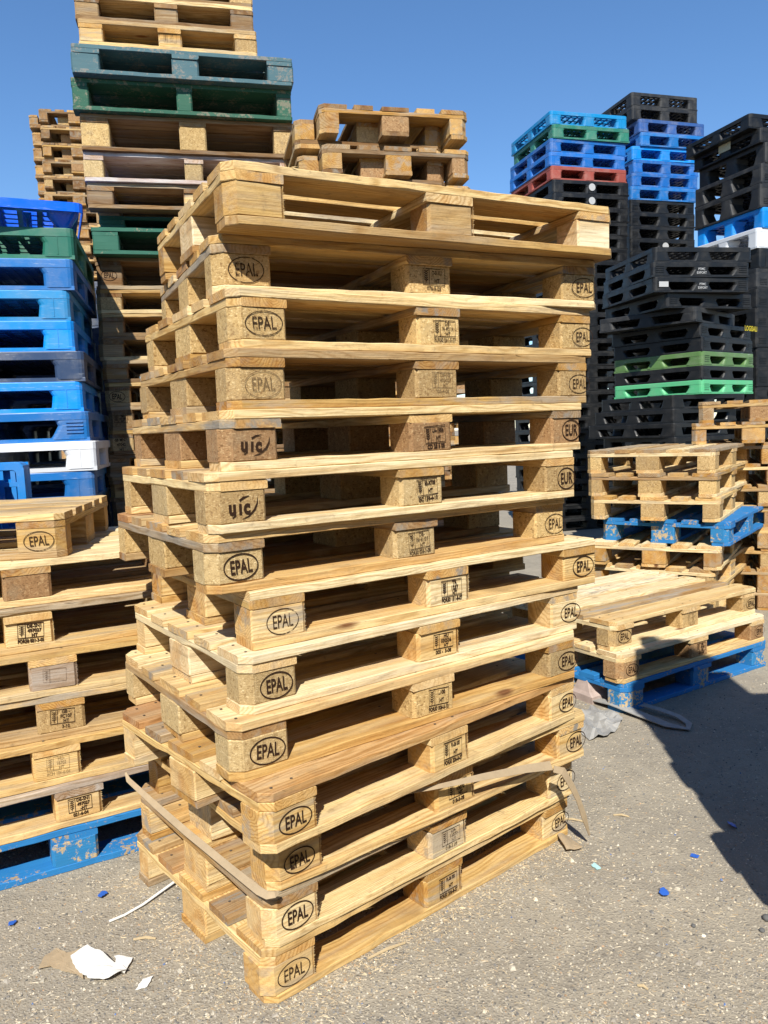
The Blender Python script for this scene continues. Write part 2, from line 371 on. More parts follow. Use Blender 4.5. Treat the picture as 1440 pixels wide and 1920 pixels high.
def mark_mesh(kind, tone, args=()):
    key = ('mark', kind, tone, tuple(args))
    if key in MESH: return MESH[key]
    b = B(); bold = {'dark': 0.02, 'mid': 0.008, 'faint': 0.004}[tone]
    if kind == 'oval':
        s = args[0]; a_, b_ = (0.047, 0.0305) if s == 'EPAL' else (0.04, 0.0305)
        line_geo(b, [(a_ * math.cos(t * math.pi / 24), b_ * math.sin(t * math.pi / 24)) for t in range(48)], 0.0021 + bold * 0.06, True)
        text_geo(b, s, 0.046, 0, -0.001, bold, 0.62 if s == 'EPAL' else 0.66)
    elif kind == 'curl':
        text_geo(b, 'u', 0.046, -0.033, -0.004, 0.05, 0.85); text_geo(b, '\u0131', 0.046, -0.0115, -0.004, 0.05, 0.85); text_geo(b, 'c', 0.046, 0.006, -0.004, 0.05, 0.85)
        line_geo(b, [(-0.013, 0.0125), (-0.002, 0.019), (0.014, 0.0225)], [0.0055, 0.005, 0.001])
        line_geo(b, [(-0.008, -0.030), (0.010, -0.0245), (0.027, -0.010), (0.0345, 0.004), (0.036, 0.017)], [0.001, 0.0035, 0.0055, 0.004, 0.001])
        line_geo(b, [(-0.034, -0.026), (-0.024, -0.0205)], 0.003)
    elif kind == 'box':
        lines, foot = args[0], args[1]
        x0, x1, y0, y1 = -0.037, 0.037, -0.014, 0.03
        rect_geo(b, x0, x1, y0, y1, 0.0026); xd = x0 + 0.021
        line_geo(b, [(xd, y0), (xd, y1)], 0.0018); wheat_geo(b, (x0 + xd) / 2, (y0 + y1) / 2, 0.036, 0.013)
        n = len(lines)
        for i, s in enumerate(lines): text_geo(b, s, 0.0155, (xd + x1) / 2, y1 - (i + 0.5) * (y1 - y0) / n - 0.0005, 0.012 + bold * 1.6, min(0.85, 6.0 / max(6, len(s)) * 0.85))
        if foot: text_geo(b, foot, 0.0155, 0.0, y0 - 0.0105, 0.012 + bold * 1.8, min(0.85, 0.085 / (0.0085 * len(foot))))
    elif kind == 'plain':
        for i, s in enumerate(args): text_geo(b, s, 0.026, 0, 0.016 - 0.03 * i, 0.02, 0.8)
    me = b.mesh('burned_mark', [BURN[tone]]); MESH[key] = me; return me

# ------------------------------------------------------------------ wooden pallet
def block_mesh(L, Wd, T, ch, mat, mats, var, rag=False): return board('block', L, Wd, T, ch, var, mat, mats, (), 0.0028 if mats is CH else 0.002, 0.0014, 0.0, 'rag' if rag else False)

def pallet(label, corner, yaw, group, L=1.2, Wd=0.8, H=0.144, deck=('fresh',), cross=('fresh',), base=('fresh',), solid=0.3,
           blocks=('gold', 'tan'), solids=('fresh',), paint=None, marks=None, seed=0, ch=0.027, z=0.0, flip=False, single=False,
           short_side=False, nails=False, boards=(0.145, 0.1, 0.145, 0.1, 0.145), bl=0.145, bw=0.1, t=0.022, mid_shift=0.0, edge=None):
    """corner = world xy of local (0,0); x runs along the length, y along the width, boards 22 mm, nine blocks"""
    rnd = random.Random(seed * 7919 + 13)
    bh = H - 3 * t
    cx, cy = L / 2, Wd / 2
    ca, sa = math.cos(yaw), math.sin(yaw)
    loc = (corner[0] + cx * ca - cy * sa, corner[1] + cx * sa + cy * ca, z)
    parts = []   # name, dims, loc, rot90, mats, mat
    def pick(seq): return rnd.choice(seq)
    n = len(boards); gap = (Wd - sum(boards)) / (n - 1); y = 0
    for i, bwid in enumerate(boards):
        c4 = [0, 0, 0, 0]
        if i == 0: c4[0] = c4[1] = ch
        if i == n - 1: c4[2] = c4[3] = ch
        m_ = paint or pick(deck)
        if edge and i == 0: m_ = edge[0]
        parts.append(('deck_board', (L, bwid, t), (0, y + bwid / 2 - cy, H - t / 2), False, tuple(c4), PT if paint else W, m_, (0, 0, 0)))
        y += bwid + gap
    xs = [bl / 2 - cx, mid_shift, cx - bl / 2]
    for i, x in enumerate(xs):
        c4 = (ch, ch, 0, 0) if i == 2 else ((0, 0, ch, ch) if i == 0 else (0, 0, 0, 0))
        parts.append(('cross_board', (Wd, bl, t), (x, 0, H - 1.5 * t), True, c4, PT if paint else W, paint or pick(cross), (0, 0, 0)))
    rows = [(0, bw), (cy - bl / 2, bl), (Wd - bw, bw)]
    for j, (y0, wd) in enumerate(rows):
        c4 = (ch, ch, 0, 0) if j == 0 else ((0, 0, ch, ch) if j == 2 else (0, 0, 0, 0))
        parts.append(('bottom_board', (L, wd, t), (0, y0 + wd / 2 - cy, t / 2), False, c4, PT if paint else W, paint or (edge[1] if edge and j == 0 else pick(base)), (0, 0, 0)))
    for j, (y0, wd) in enumerate(rows):
        for i, x in enumerate(xs):
            if j == 0: c4 = [(ch, .006, 0, 0), (.009, .009, 0, 0), (.006, ch, 0, 0)][i]
            elif j == 2: c4 = [(0, 0, .006, ch), (0, 0, .009, .009), (0, 0, ch, .006)][i]
            else: c4 = (.004, .004, .004, .004)
            sol = rnd.random() < solid
            mm, m_ = (W, pick(solids)) if sol else (CH, pick(blocks))
            if paint: mm, m_ = PT, ('bluechip' if paint == 'blue' else paint)
            off = (rnd.uniform(-.004, .004), rnd.uniform(-.003, .003) + (0.003 if j == 0 else 0), 0)
            parts.append(('block', (bl - rnd.choice((0, .003)), wd - rnd.choice((0, .003)), bh), (x, y0 + wd / 2 - cy, t + bh / 2), False, c4, mm, m_, off))
    if single:
        key = ('single', L, Wd, H, paint, tuple(deck), tuple(blocks), seed % 5, short_side)
        if key not in MESH:
            b = B(); ms = []
            for (nm, d, lo, r90, c4, mm, m_, off) in parts:
                mt = mm[m_]
                if mt not in ms: ms.append(mt)
                board_geo(b, d[0], d[1], d[2], c4, rnd, 0.002, 0.001, 0.001, at=lo, rot=r90, mi=ms.index(mt), stations=1)
            MESH[key] = b.mesh('wooden_pallet', ms)
        me = MESH[key]
        o = thing('wooden_pallet', label, 'pallet', loc, yaw, group, me)
        if flip: o.rotation_euler = (math.pi, 0, yaw); o.location = (loc[0], loc[1], z + H)
        return o
    root = thing('wooden_pallet', label, 'pallet', loc, yaw, group)
    if flip: root.rotation_euler = (math.pi, 0, yaw); root.location = (loc[0], loc[1], z + H)
    objs = {}
    bi = 0
    for (nm, d, lo, r90, c4, mm, m_, off) in parts:
        var = rnd.randrange(6)
        nl = ()
        if nails and nm == 'deck_board':
            nl = tuple((x + dx, dy) for x in xs for dx in (-.035, .035) for dy in ((-.04, .04) if d[1] > .12 else (0.01,)))
        if nm == 'block': me = block_mesh(d[0], d[1], d[2], c4, m_, mm, var, nails and mm is W)
        else: me = board(nm, d[0], d[1], d[2], c4, var, m_, mm, nl, sliver=nails)
        jx = rnd.uniform(-.003, .003); jy = rnd.uniform(-.002, .002) if nm == 'deck_board' else 0
        ob = link(nm, me, root, (lo[0] + off[0] + (jy if r90 else jx), lo[1] + off[1] + (jx if r90 else jy), lo[2] + off[2]), (0, 0, math.pi / 2 + rnd.uniform(-.003, .003) if r90 else rnd.uniform(-.002, .002)))
        if nm == 'block': objs[bi] = (ob, d); bi += 1
    for k, (kind, tone, args, dx, dz) in (marks or {}).items():
        ob, d = objs[k]
        mk = link('burned_mark', mark_mesh(kind, tone, args), ob, (dx + rnd.uniform(-.004, .004), -d[1] / 2 - 0.0023, dz + rnd.uniform(-.002, .002)), (0, rnd.uniform(-.06, .06), 0))
        mk.scale = (rnd.uniform(.9, 1.03), 1, rnd.uniform(.92, 1.05))
    return root

ORD = ['first', 'second', 'third', 'fourth', 'fifth', 'sixth', 'seventh', 'eighth', 'ninth', 'tenth', 'eleventh', 'twelfth', 'thirteenth', 'fourteenth', 'fifteenth', 'sixteenth', 'seventeenth', 'eighteenth', 'nineteenth', 'twentieth', 'twenty-first', 'twenty-second', 'twenty-third', 'twenty-fourth', 'twenty-fifth']

def oval(tone='mid', s='EPAL', dx=0.012): return ('oval', tone, (s,), dx, -0.001)
def box(tone, lines, foot, dx=0.012): return ('box', tone, (tuple(lines), foot), dx, 0.0)

# ------------------------------------------------------------------ ground
def ground():
    a = M('gravel_yard')
    tc = a.N.new('ShaderNodeTexCoord'); P = tc.outputs['Object']
    big = a.noise(P, 0.9, 5, 0.6); mid = a.noise(P, 14.0, 5, 0.7)
    c = a.mix(a.rng(big, 0.3, 0.7), (0.325, 0.285, 0.222), (0.277, 0.244, 0.193))
    c = a.mix(a.rng(mid, 0.35, 0.7, 0, 0.6), c, (0.20, 0.175, 0.142))
    c = a.mix(a.rng(a.noise(P, 2.6, 6, 0.7), 0.47, 0.66, 0, 0.75), c, (0.38, 0.33, 0.252))
    c = a.mix(a.rng(a.noise(P, 1.3, 5, 0.7), 0.54, 0.70, 0, 0.6), c, (0.20, 0.18, 0.15))
    v1 = a.N.new('ShaderNodeTexVoronoi'); a.L.new(P, v1.inputs['Vector']); v1.inputs['Scale'].default_value = 150
    v2 = a.N.new('ShaderNodeTexVoronoi'); a.L.new(P, v2.inputs['Vector']); v2.inputs['Scale'].default_value = 62
    k1 = a.sep(v1.outputs[1]); k2 = a.sep(v2.outputs[1])
    c = a.mix(a.math('MULTIPLY', a.math('GREATER_THAN', k1[0], 0.55), a.rng(v1.outputs[0], 0.6, 0.3, 0, 0.5)), c, a.mix(k1[1], (0.18, 0.16, 0.135), (0.44, 0.385, 0.30)))
    c = a.mix(a.math('MULTIPLY', a.math('GREATER_THAN', k2[0], 0.86), a.rng(v2.outputs[0], 0.45, 0.25, 0, 0.5)), c, a.mix(k2[1], (0.13, 0.12, 0.11), (0.42, 0.37, 0.29)))
    a.L.new(c, a.b.inputs['Base Color']); a.b.inputs['Roughness'].default_value = 0.95; a.b.inputs['Specular IOR Level'].default_value = 0.1
    h = a.math('ADD', a.math('MULTIPLY', mid, 1.2), a.math('ADD', a.rng(v1.outputs[0], 0.6, 0.1, 0, 0.5), a.math('MULTIPLY', a.math('GREATER_THAN', k2[0], 0.8), a.rng(v2.outputs[0], 0.45, 0.0, 0, 1.0))))
    h = a.math('MULTIPLY_ADD', a.noise(P, 5.0, 4, 0.6), 3.0, h)
    a.bump(h, 0.6, 0.006)
    b = B(); b.add([(-400, -400, 0), (400, -400, 0), (400, 400, 0), (-400, 400, 0)], [(0, 1, 2, 3)])
    o = link('ground', b.mesh('ground', [a.m])); o['kind'] = 'structure'
ground()

# ------------------------------------------------------------------ the tall front stack
FRONT = 'wooden pallets of the tall front stack'
PH = 0.14425
front = [
 # x, y, yaw, label, options
 (-0.339, 1.8696, 0.470, 'topmost pallet of the tall front stack, plain blocks without any stamp', dict(deck=('fresh', 'honey'), solids=('pale', 'amber'), solid=1.0, mid_shift=0.015, base=('amber',), cross=('fresh',))),
 (-0.393, 1.9549, 0.433, 'second pallet from the top of the front stack, left oval stamp half shaded', dict(solid=0, marks={0: oval('mid'), 1: ('box', 'mid', (('IT-01-022', 'HT'), '076-5-05'), 0.01, 0.0), 2: oval('mid')}, deck=('fresh', 'honey'))),
 (-0.3431, 1.867, 0.5376, 'third pallet from the top of the front stack, coarse golden chip blocks', dict(solid=0, blocks=('gold',), marks={0: oval('mid'), 1: box('mid', ['DE-', 'NI 492114', 'HT'], 'EUR50 061-5-07'), 2: oval('mid')})),
 (-0.3471, 1.8391, 0.5566, 'fourth pallet from the top of the front stack, orange brown boards, faint ovals', dict(solid=0, blocks=('tan',), deck=('amber', 'honey'), cross=('amber',), base=('amber', 'honey'), marks={0: oval('faint'), 1: box('faint', ['DE-HE', '493027', 'HT'], '005-4-08'), 2: oval('mid')})),
 (-0.3649, 1.8118, 0.5683, 'fifth pallet from the top of the front stack, reddish chip blocks', dict(solid=0, blocks=('red',), marks={0: ('curl', 'mid', (), 0.014, 0.0), 1: box('dark', ['UA-13006', 'HT'], 'CD 28 5 08'), 2: oval('dark', 'EUR')})),
 (-0.3987, 1.7817, 0.5634, 'sixth pallet from the top of the front stack, heavy black lettering and swoosh', dict(solid=0, blocks=('grey', 'tan'), deck=('fresh', 'worn'), marks={0: ('curl', 'dark', (), 0.014, 0.0), 1: box('dark', ['SE-X708', 'HT'], 'GC 159-4-10'), 2: oval('dark', 'EUR')})),
 (-0.4118, 1.7885, 0.5852, 'seventh pallet from the top of the front stack, over a brown bottom board', dict(solid=0, blocks=('gold', 'grey'), deck=('worn', 'amber'), base=('amber',), marks={0: oval('dark'), 1: box('mid', ['DE-', 'BW 4911010', 'HT'], 'FOR50 035-3-08'), 2: oval('mid')})),
 (-0.3265, 1.8206, 0.5808, 'eighth pallet from the top of the front stack, pushed right of its neighbours', dict(solid=1, solids=('honey', 'fresh'), deck=('fresh', 'pale'), ch=0.004, marks={0: oval('mid'), 1: box('dark', ['TR', '1257', 'HT'], 'FOR50 151-8-07'), 2: oval('dark')})),
 (-0.3447, 1.7691, 0.6209, 'ninth pallet from the top of the front stack, nearly white pine boards', dict(solid=0.8, solids=('pale', 'fresh'), deck=('pale',), cross=('pale', 'fresh'), base=('pale', 'fresh'), blocks=('grey',), marks={0: oval('dark'), 1: box('dark', ['HU', '030536', 'HT'], '005 -  5-08'), 2: oval('dark')})),
 (-0.3704, 1.7241, 0.6175, 'tenth pallet from the top of the front stack, smooth pale chip blocks', dict(solid=0, blocks=('grey', 'gold'), deck=('honey', 'fresh'), cross=('amber', 'fresh'), marks={0: oval('dark'), 1: box('dark', ['..100', 'HT'], 'FOR50 006-5-10'), 2: oval('dark')})),
 (-0.2944, 1.6586, 0.7162, 'front-stack pallet jutting towards the viewer, honey boards and the boldest black oval', dict(solid=1, solids=('fresh', 'honey'), deck=('honey', 'amber', 'fresh'), marks={0: oval('dark'), 1: box('dark', ['PL-06 000', 'HT'], 'FOR50 206-8-07'), 2: oval('dark')})),
 (-0.3024, 1.7472, 0.6568, 'shaded front-stack pallet right under the jutting one, above the long cardboard strip', dict(solid=1, solids=('fresh', 'honey'), deck=('fresh', 'honey'), marks={0: oval('dark'), 1: box('dark', ['UA-', '13070', 'HT'], '018-5-08'), 2: oval('dark')})),
 (-0.313, 1.7477, 0.6853, 'second pallet from the ground in the front stack, directly below the long cardboard strip', dict(solid=1, solids=('fresh', 'pale', 'honey'), deck=('worn', 'honey'), marks={0: oval('dark'), 1: box('mid', ['UA-', '13070', 'HT'], '018-5-08'), 2: oval('dark')})),
 (-0.324, 1.7424, 0.6945, 'lowest pallet of the front stack, standing on the gravel', dict(solid=1, solids=('honey', 'fresh'), deck=('honey', 'fresh'), base=('honey',), marks={0: oval('mid'), 1: box('dark', ['PL-06 000', 'HT'], 'FOR50 206-8-07'), 2: oval('dark')})),
]
for i, (x, y, yaw, lab, o) in enumerate(front):
    o = dict(o); o.setdefault('solids', ('fresh', 'honey')); o.setdefault('deck', ('fresh', 'honey', 'pale')); o.setdefault('cross', ('fresh', 'honey', 'amber', 'stained')); o.setdefault('base', ('fresh', 'honey', 'pale'))
    o['deck'] = tuple(o['deck']) * 2 + ('stained', 'amber', 'red', 'worn'); o['base'] = tuple(o['base']) * 2 + ('worn', 'amber')
    o['edge'] = [('fresh', 'amber'), ('honey', 'fresh'), ('pale', 'fresh'), ('amber', 'amber'), ('fresh', 'fresh'), ('pale', 'fresh'), ('fresh', 'red'), ('pale', 'fresh'), ('pale', 'pale'), ('fresh', 'honey'), ('red', 'worn'), ('fresh', 'fresh'), ('worn', 'fresh'), ('worn', 'honey')][i]
    if i == 8: o['deck'] = ('pale', 'pale', 'fresh'); o['base'] = ('pale', 'fresh')
    pallet(lab, (x, y), yaw, FRONT, z=(13 - i) * PH, seed=100 + i, nails=True, **o)

# ------------------------------------------------------------------ the stack at the left edge
LEFT = 'wooden pallets of the stack at the left edge'
left = [
 (-2.225, 2.31, 0.16, 'topmost pallet of the left-edge stack, with a thin worn oval stamp', dict(solid=1, solids=('amber', 'worn'), deck=('worn', 'fresh', 'worn'), cross=('amber',), base=('worn',), marks={2: oval('mid', dx=-0.005)})),
 (-1.668, 2.153, 0.514, 'second pallet from the top of the left-edge stack, unmarked coarse chip block', dict(solid=0, blocks=('red', 'dark'), deck=('pale', 'fresh'), cross=('worn',), base=('worn', 'fresh'))),
 (-1.663, 2.124, 0.519, 'third pallet from the top of the left-edge stack, bold black stamp', dict(solid=0.7, solids=('fresh',), deck=('worn', 'fresh'), marks={1: box('dark', ['DE-SN1', '497027', 'HT'], 'FOR50 021-3-05', 0.0)})),
 (-1.61, 2.15, 0.47, 'fourth pallet from the top of the left-edge stack, grey weathered block', dict(solid=1, solids=('grey',), deck=('amber', 'worn'), cross=('worn',), base=('grey', 'worn'), marks={1: box('faint', ['', '', ''], '', 0.0)})),
 (-1.604, 2.169, 0.453, 'fifth pallet from the top of the left-edge stack, knotty edge board', dict(solid=0, blocks=('tan',), deck=('fresh',), base=('worn',), marks={1: box('mid', ['GB -', 'FC107', 'HT'], '     3-10', 0.0)})),
 (-1.603, 2.114, 0.494, 'sixth pallet from the top of the left-edge stack, thin faint stamp', dict(solid=1, solids=('fresh',), deck=('amber', 'honey'), base=('white', 'worn'), marks={1: box('faint', ['HU-', '18702', 'HT'], 'RCH 106-6-04', 0.0)})),
 (-1.541, 2.114, 0.528, 'left-edge stack pallet resting on the blue painted one, stamped grey and yellow block', dict(solid=1, solids=('worn',), deck=('worn', 'grey'), cross=('grey',), base=('worn',), marks={1: box('dark', ['DE-SN1', '497027', '-HT'], '021-6-04', 0.0)})),
 (-1.567, 2.108, 0.505, 'blue painted pallet on the gravel at the foot of the left-edge stack', dict(paint='blue')),
]
for i, (x, y, yaw, lab, o) in enumerate(left):
    o = dict(o); o.setdefault('solids', ('fresh', 'worn')); o.setdefault('deck', ('worn', 'fresh')); o.setdefault('cross', ('worn', 'honey')); o.setdefault('base', ('worn', 'fresh'))
    pallet(lab, (x, y), yaw, LEFT, z=(7 - i) * PH, seed=140 + i, nails=True, **o)

# ------------------------------------------------------------------ the low stack on the right
LOW = 'wooden pallets of the low stack on the right'
low = [
 (1.069, 3.609, 0.581, 'upper pallet of the low right stack, full sunlit deck of pale boards', dict(solid=0, blocks=('tan',), deck=('pale', 'pale', 'fresh', 'amber'), marks={0: oval('dark'), 1: box('faint', ['DE-', '40207', 'HT'], '021-5-09'), 2: oval('dark')})),
 (1.086, 3.558, 0.572, 'middle pallet of the low right stack, half in shadow on top of the blue one', dict(solid=0, blocks=('red', 'tan'), deck=('pale', 'honey'), marks={0: oval('dark'), 1: box('dark', ['DE-', '49120', 'HT'], '030-4-08'), 2: oval('mid')})),
 (1.103, 3.558, 0.578, 'blue painted pallet on the ground under the low right stack, chipped corner', dict(paint='blue')),
]
for i, (x, y, yaw, lab, o) in enumerate(low):
    pallet(lab, (x, y), yaw, LOW, z=(2 - i) * PH, seed=170 + i, nails=True, **o)

# ------------------------------------------------------------------ stack behind the low one
MIDR = 'wooden pallets of the stack behind the low right stack'
rw1 = [('topmost pallet of the stack behind the low right one, bare sunlit deck', dict(solid=0, deck=('pale', 'worn'))),
       ('second pallet from the top of the stack behind the low right one', dict(solid=0, deck=('amber', 'worn'), cross=('amber',))),
       ('plain pallet lying directly on the blue one in the stack behind the low right one', dict(solid=0, deck=('fresh', 'honey'))),
       ('blue painted pallet in the middle of the stack behind the low right one', dict(paint='blue')),
       ('pallet directly under the blue one in the stack behind the low right one', dict(solid=0.6, deck=('pale',), blocks=('red',), solids=('amber',))),
       ('lowest visible pallet of the stack behind the low right one, mostly hidden by its deck', dict(solid=0.5, deck=('worn', 'fresh')))]
jr = random.Random(5)
for i in range(8):
    lab, o = rw1[min(i, 5)] if i < 6 else ('pallet at the foot of the stack behind the low right one, hidden by it', dict(solid=0.3, deck=('worn',)))
    o = dict(o); o.setdefault('blocks', ('tan', 'gold')); o.setdefault('solids', ('worn',))
    dx = [0, .01, .03, .05, .035, 0, .01, 0][i]
    pallet(lab, (2.01 + dx + (.03 if i == 3 else 0), 4.70 - 0.5 * dx), R(55 + [0, 1, 3, -2, 4, 0, 2, 0][i]), MIDR, z=(7 - i) * 0.1495, H=0.1493, seed=200 + i, **o)

# ------------------------------------------------------------------ far right wooden stack
FARR = 'wooden pallets of the stack at the far right edge'
for i in range(10):
    lab = 'brown pallet %s of the wooden stack at the far right edge' % ('on top' if i == 0 else ORD[i] + ' from the top') if i < 7 else 'brown pallet low in the wooden stack at the far right edge'
    dx = [0.03, -0.02, .12, .16, .1, .14, .1, .12, .1, .1][i]
    pallet(lab, (2.24 + dx + 0.8 * math.cos(R(-22)), 5.58 + 0.8 * math.sin(R(-22))), R(68), FARR, z=(9 - i) * 0.1495, H=0.1493, seed=220 + i, solid=0.35, blocks=('tan', 'red'), solids=('amber', 'worn'), deck=('amber', 'worn'), cross=('amber', 'honey'), base=('worn', 'amber'))

# ------------------------------------------------------------------ tall back stack (left of the sky)
BACK = 'pallets of the tall back stack behind the front one'
YB = R(13)
def back(lab, x, y, z, H, L, seed, **o):
    o.setdefault('deck', ('aged', 'worn')); o.setdefault('cross', ('aged',)); o.setdefault('base', ('aged', 'worn')); o.setdefault('blocks', ('dark', 'tan')); o.setdefault('solids', ('aged', 'worn'))
    pallet(lab, (x, y), o.pop('yaw', YB), BACK, z=z, H=H - 0.0006, L=L, Wd=1.0, seed=seed, boards=(0.145, 0.12, 0.12, 0.145, 0.12, 0.12, 0.145), **o)
lowH = [0.184, 0.140, 0.134, 0.140, 0.133, 0.141, 0.143, 0.146, 0.133, 0.15]   # from just below the dark green one downwards
z = 2.456
low_names = ['oval-stamped pallet directly under the dark green one in the tall back stack', 'pallet two below the dark green one in the tall back stack', 'pallet three below the dark green one in the tall back stack', 'pallet four below the dark green one in the tall back stack', 'pallet five below the dark green one in the tall back stack', 'pallet six below the dark green one in the tall back stack, faint oval', 'pallet seven below the dark green one in the tall back stack', 'pallet eight below the dark green one in the tall back stack, stamped', 'pallet nine below the dark green one in the tall back stack', 'pallet ten below the dark green one in the tall back stack']
lx = [-1.645, -1.65, -1.65, -1.655, -1.645, -1.64, -1.635, -1.64, -1.67, -1.66]
zz = z
for i in range(10):
    H = lowH[i]; zz -= H
    mk = {0: oval('dark', dx=0.0)} if i in (0, 5) else ({0: box('dark', ['DE-', '50 107', 'HT'], '', 0.0)} if i in (6,) else ({0: ('plain', 'dark', ('08 MN7', '47042', 'HT'), 0.0, 0.01)} if i == 7 else None))
    back(low_names[i], lx[i], 4.70, zz, H, 1.2, 300 + i, solid=0.4, marks=mk, deck=('amber', 'aged'), solids=('amber', 'aged'), base=('aged', 'worn'), blocks=('tan', 'dark'))
nlow = int(round(zz / 0.139)); hh = zz / nlow
for i in range(nlow):
    zz -= hh
    o = thing
    pallet('brown pallet low in the tall back stack, hidden behind the nearer stacks', (-1.65, 4.70), YB, BACK, z=max(0, zz), H=hh - 0.0006, L=1.2, Wd=1.0, seed=320 + i % 5, single=True, deck=('aged',), blocks=('dark',), base=('aged',), cross=('aged',))
up_specs = [  # height, x, y, L, label, options
 (0.150, -1.62, 4.62, 1.2, 'lower, thicker dark green painted pallet in the tall back stack', dict(paint=None, deck=('dgreen',), green=1)),
 (0.085, -1.60, 4.70, 1.2, 'thin dark green pallet set back in shade in the tall back stack', dict(paint='deepgreen')),
 (0.140, -1.60, 4.54, 1.2, 'brown pallet lying just above the two dark greens of the tall back stack', dict(solid=1, solids=('aged', 'worn'))),
 (0.160, -1.60, 4.52, 1.2, 'whitewashed pallet with pale grey blocks in the tall back stack', dict(solid=0, blocks=('grey',), deck=('white',), cross=('white',), base=('white',), bl=0.105)),
 (0.195, -1.598, 4.5, 1.215, 'weathered brown pallet with coarse chip blocks under the narrow-blocked green one', dict(solid=0, blocks=('tan', 'gold'), deck=('aged',), bl=0.15)),
 (0.168, -1.615, 4.45, 1.2, 'weathered green painted pallet with narrow blocks in the tall back stack', dict(paint='green', bl=0.085)),
 (0.150, -1.58, 4.40, 1.185, 'faded teal painted pallet in the tall back stack', dict(paint='teal', bl=0.145)),
 (0.135, -1.54, 4.42, 0.95, 'light brown narrow pallet lying on the faded teal one', dict(solid=0.7, solids=('worn', 'honey'), deck=('worn',), cross=('honey', 'worn'), base=('honey', 'worn'), bl=0.125, marks={1: box('faint', ['DE', '4711', 'HT'], '', 0.0)})),
 (0.135, -1.555, 4.43, 0.95, 'dark brown narrow pallet second from the top of the tall back stack', dict(solid=0.6, solids=('aged',), bl=0.125)),
 (0.140, -1.565, 4.44, 0.96, 'topmost dark pallet of the tall back stack, cut by the upper edge', dict(solid=0.5, bl=0.125)),
]
zz = z
for i, (H, x, y, L, lab, o) in enumerate(up_specs):
    o = dict(o)
    if o.pop('green', 0): o = dict(paint='deepgreen')
    back(lab, x, y, zz, H, L, 340 + i, ch=0.008, **o); zz += H

# ------------------------------------------------------------------ interlocked pairs: behind the front stack, and far left
def pairs(corner, yaw, n, group, where, seed, parts_from, Wd=0.8, light=('amber', 'aged', 'worn'), jit=0.02):
    """an upright pallet whose legs drop between the legs of an upturned one; short ends face the viewer"""
    rnd = random.Random(seed); ph = 0.1884
    d = Vector((math.cos(yaw), math.sin(yaw))); e = Vector((-math.sin(yaw), math.cos(yaw)))   # d along the width shown, e away from the viewer
    for k in range(n):
        j = n - 1 - k     # counted from the top
        zb = k * ph * 1.012
        for up_ in (False, True):
            off = (rnd.uniform(-jit, jit) + (0.0 if up_ else -0.105))
            dep = rnd.uniform(-jit, jit) + (0 if up_ else 0.09)
            c = Vector(corner) + d * (Wd + off) + e * dep
            nm = ('upright' if up_ else 'upturned')
            vis = j < parts_from
            lab = ('%s pallet of the %s interlocked pair from the top, %s' % (nm, ORD[j], where)) if vis else ('brown wooden pallet low down in the %s' % where)
            pallet(lab, (c.x, c.y), yaw + math.pi / 2, group, z=zb + (0.0442 if up_ else 0), seed=seed + (k % 6) * 2 + up_ + (50 * k if vis else 0), flip=not up_, single=not vis, solid=0.6, solids=light, blocks=('tan', 'red'), deck=('aged', 'worn'), cross=light, base=light)
pairs((-0.245, 4.15), R(13), 16, 'interlocked pallets behind the front stack', 'stack behind the front one', 400, 3)
pairs((-3.93, 9.7), R(13), 28, 'interlocked pallets of the far left stack', 'far left stack', 800, 9, light=('aged', 'aged', 'amber'))

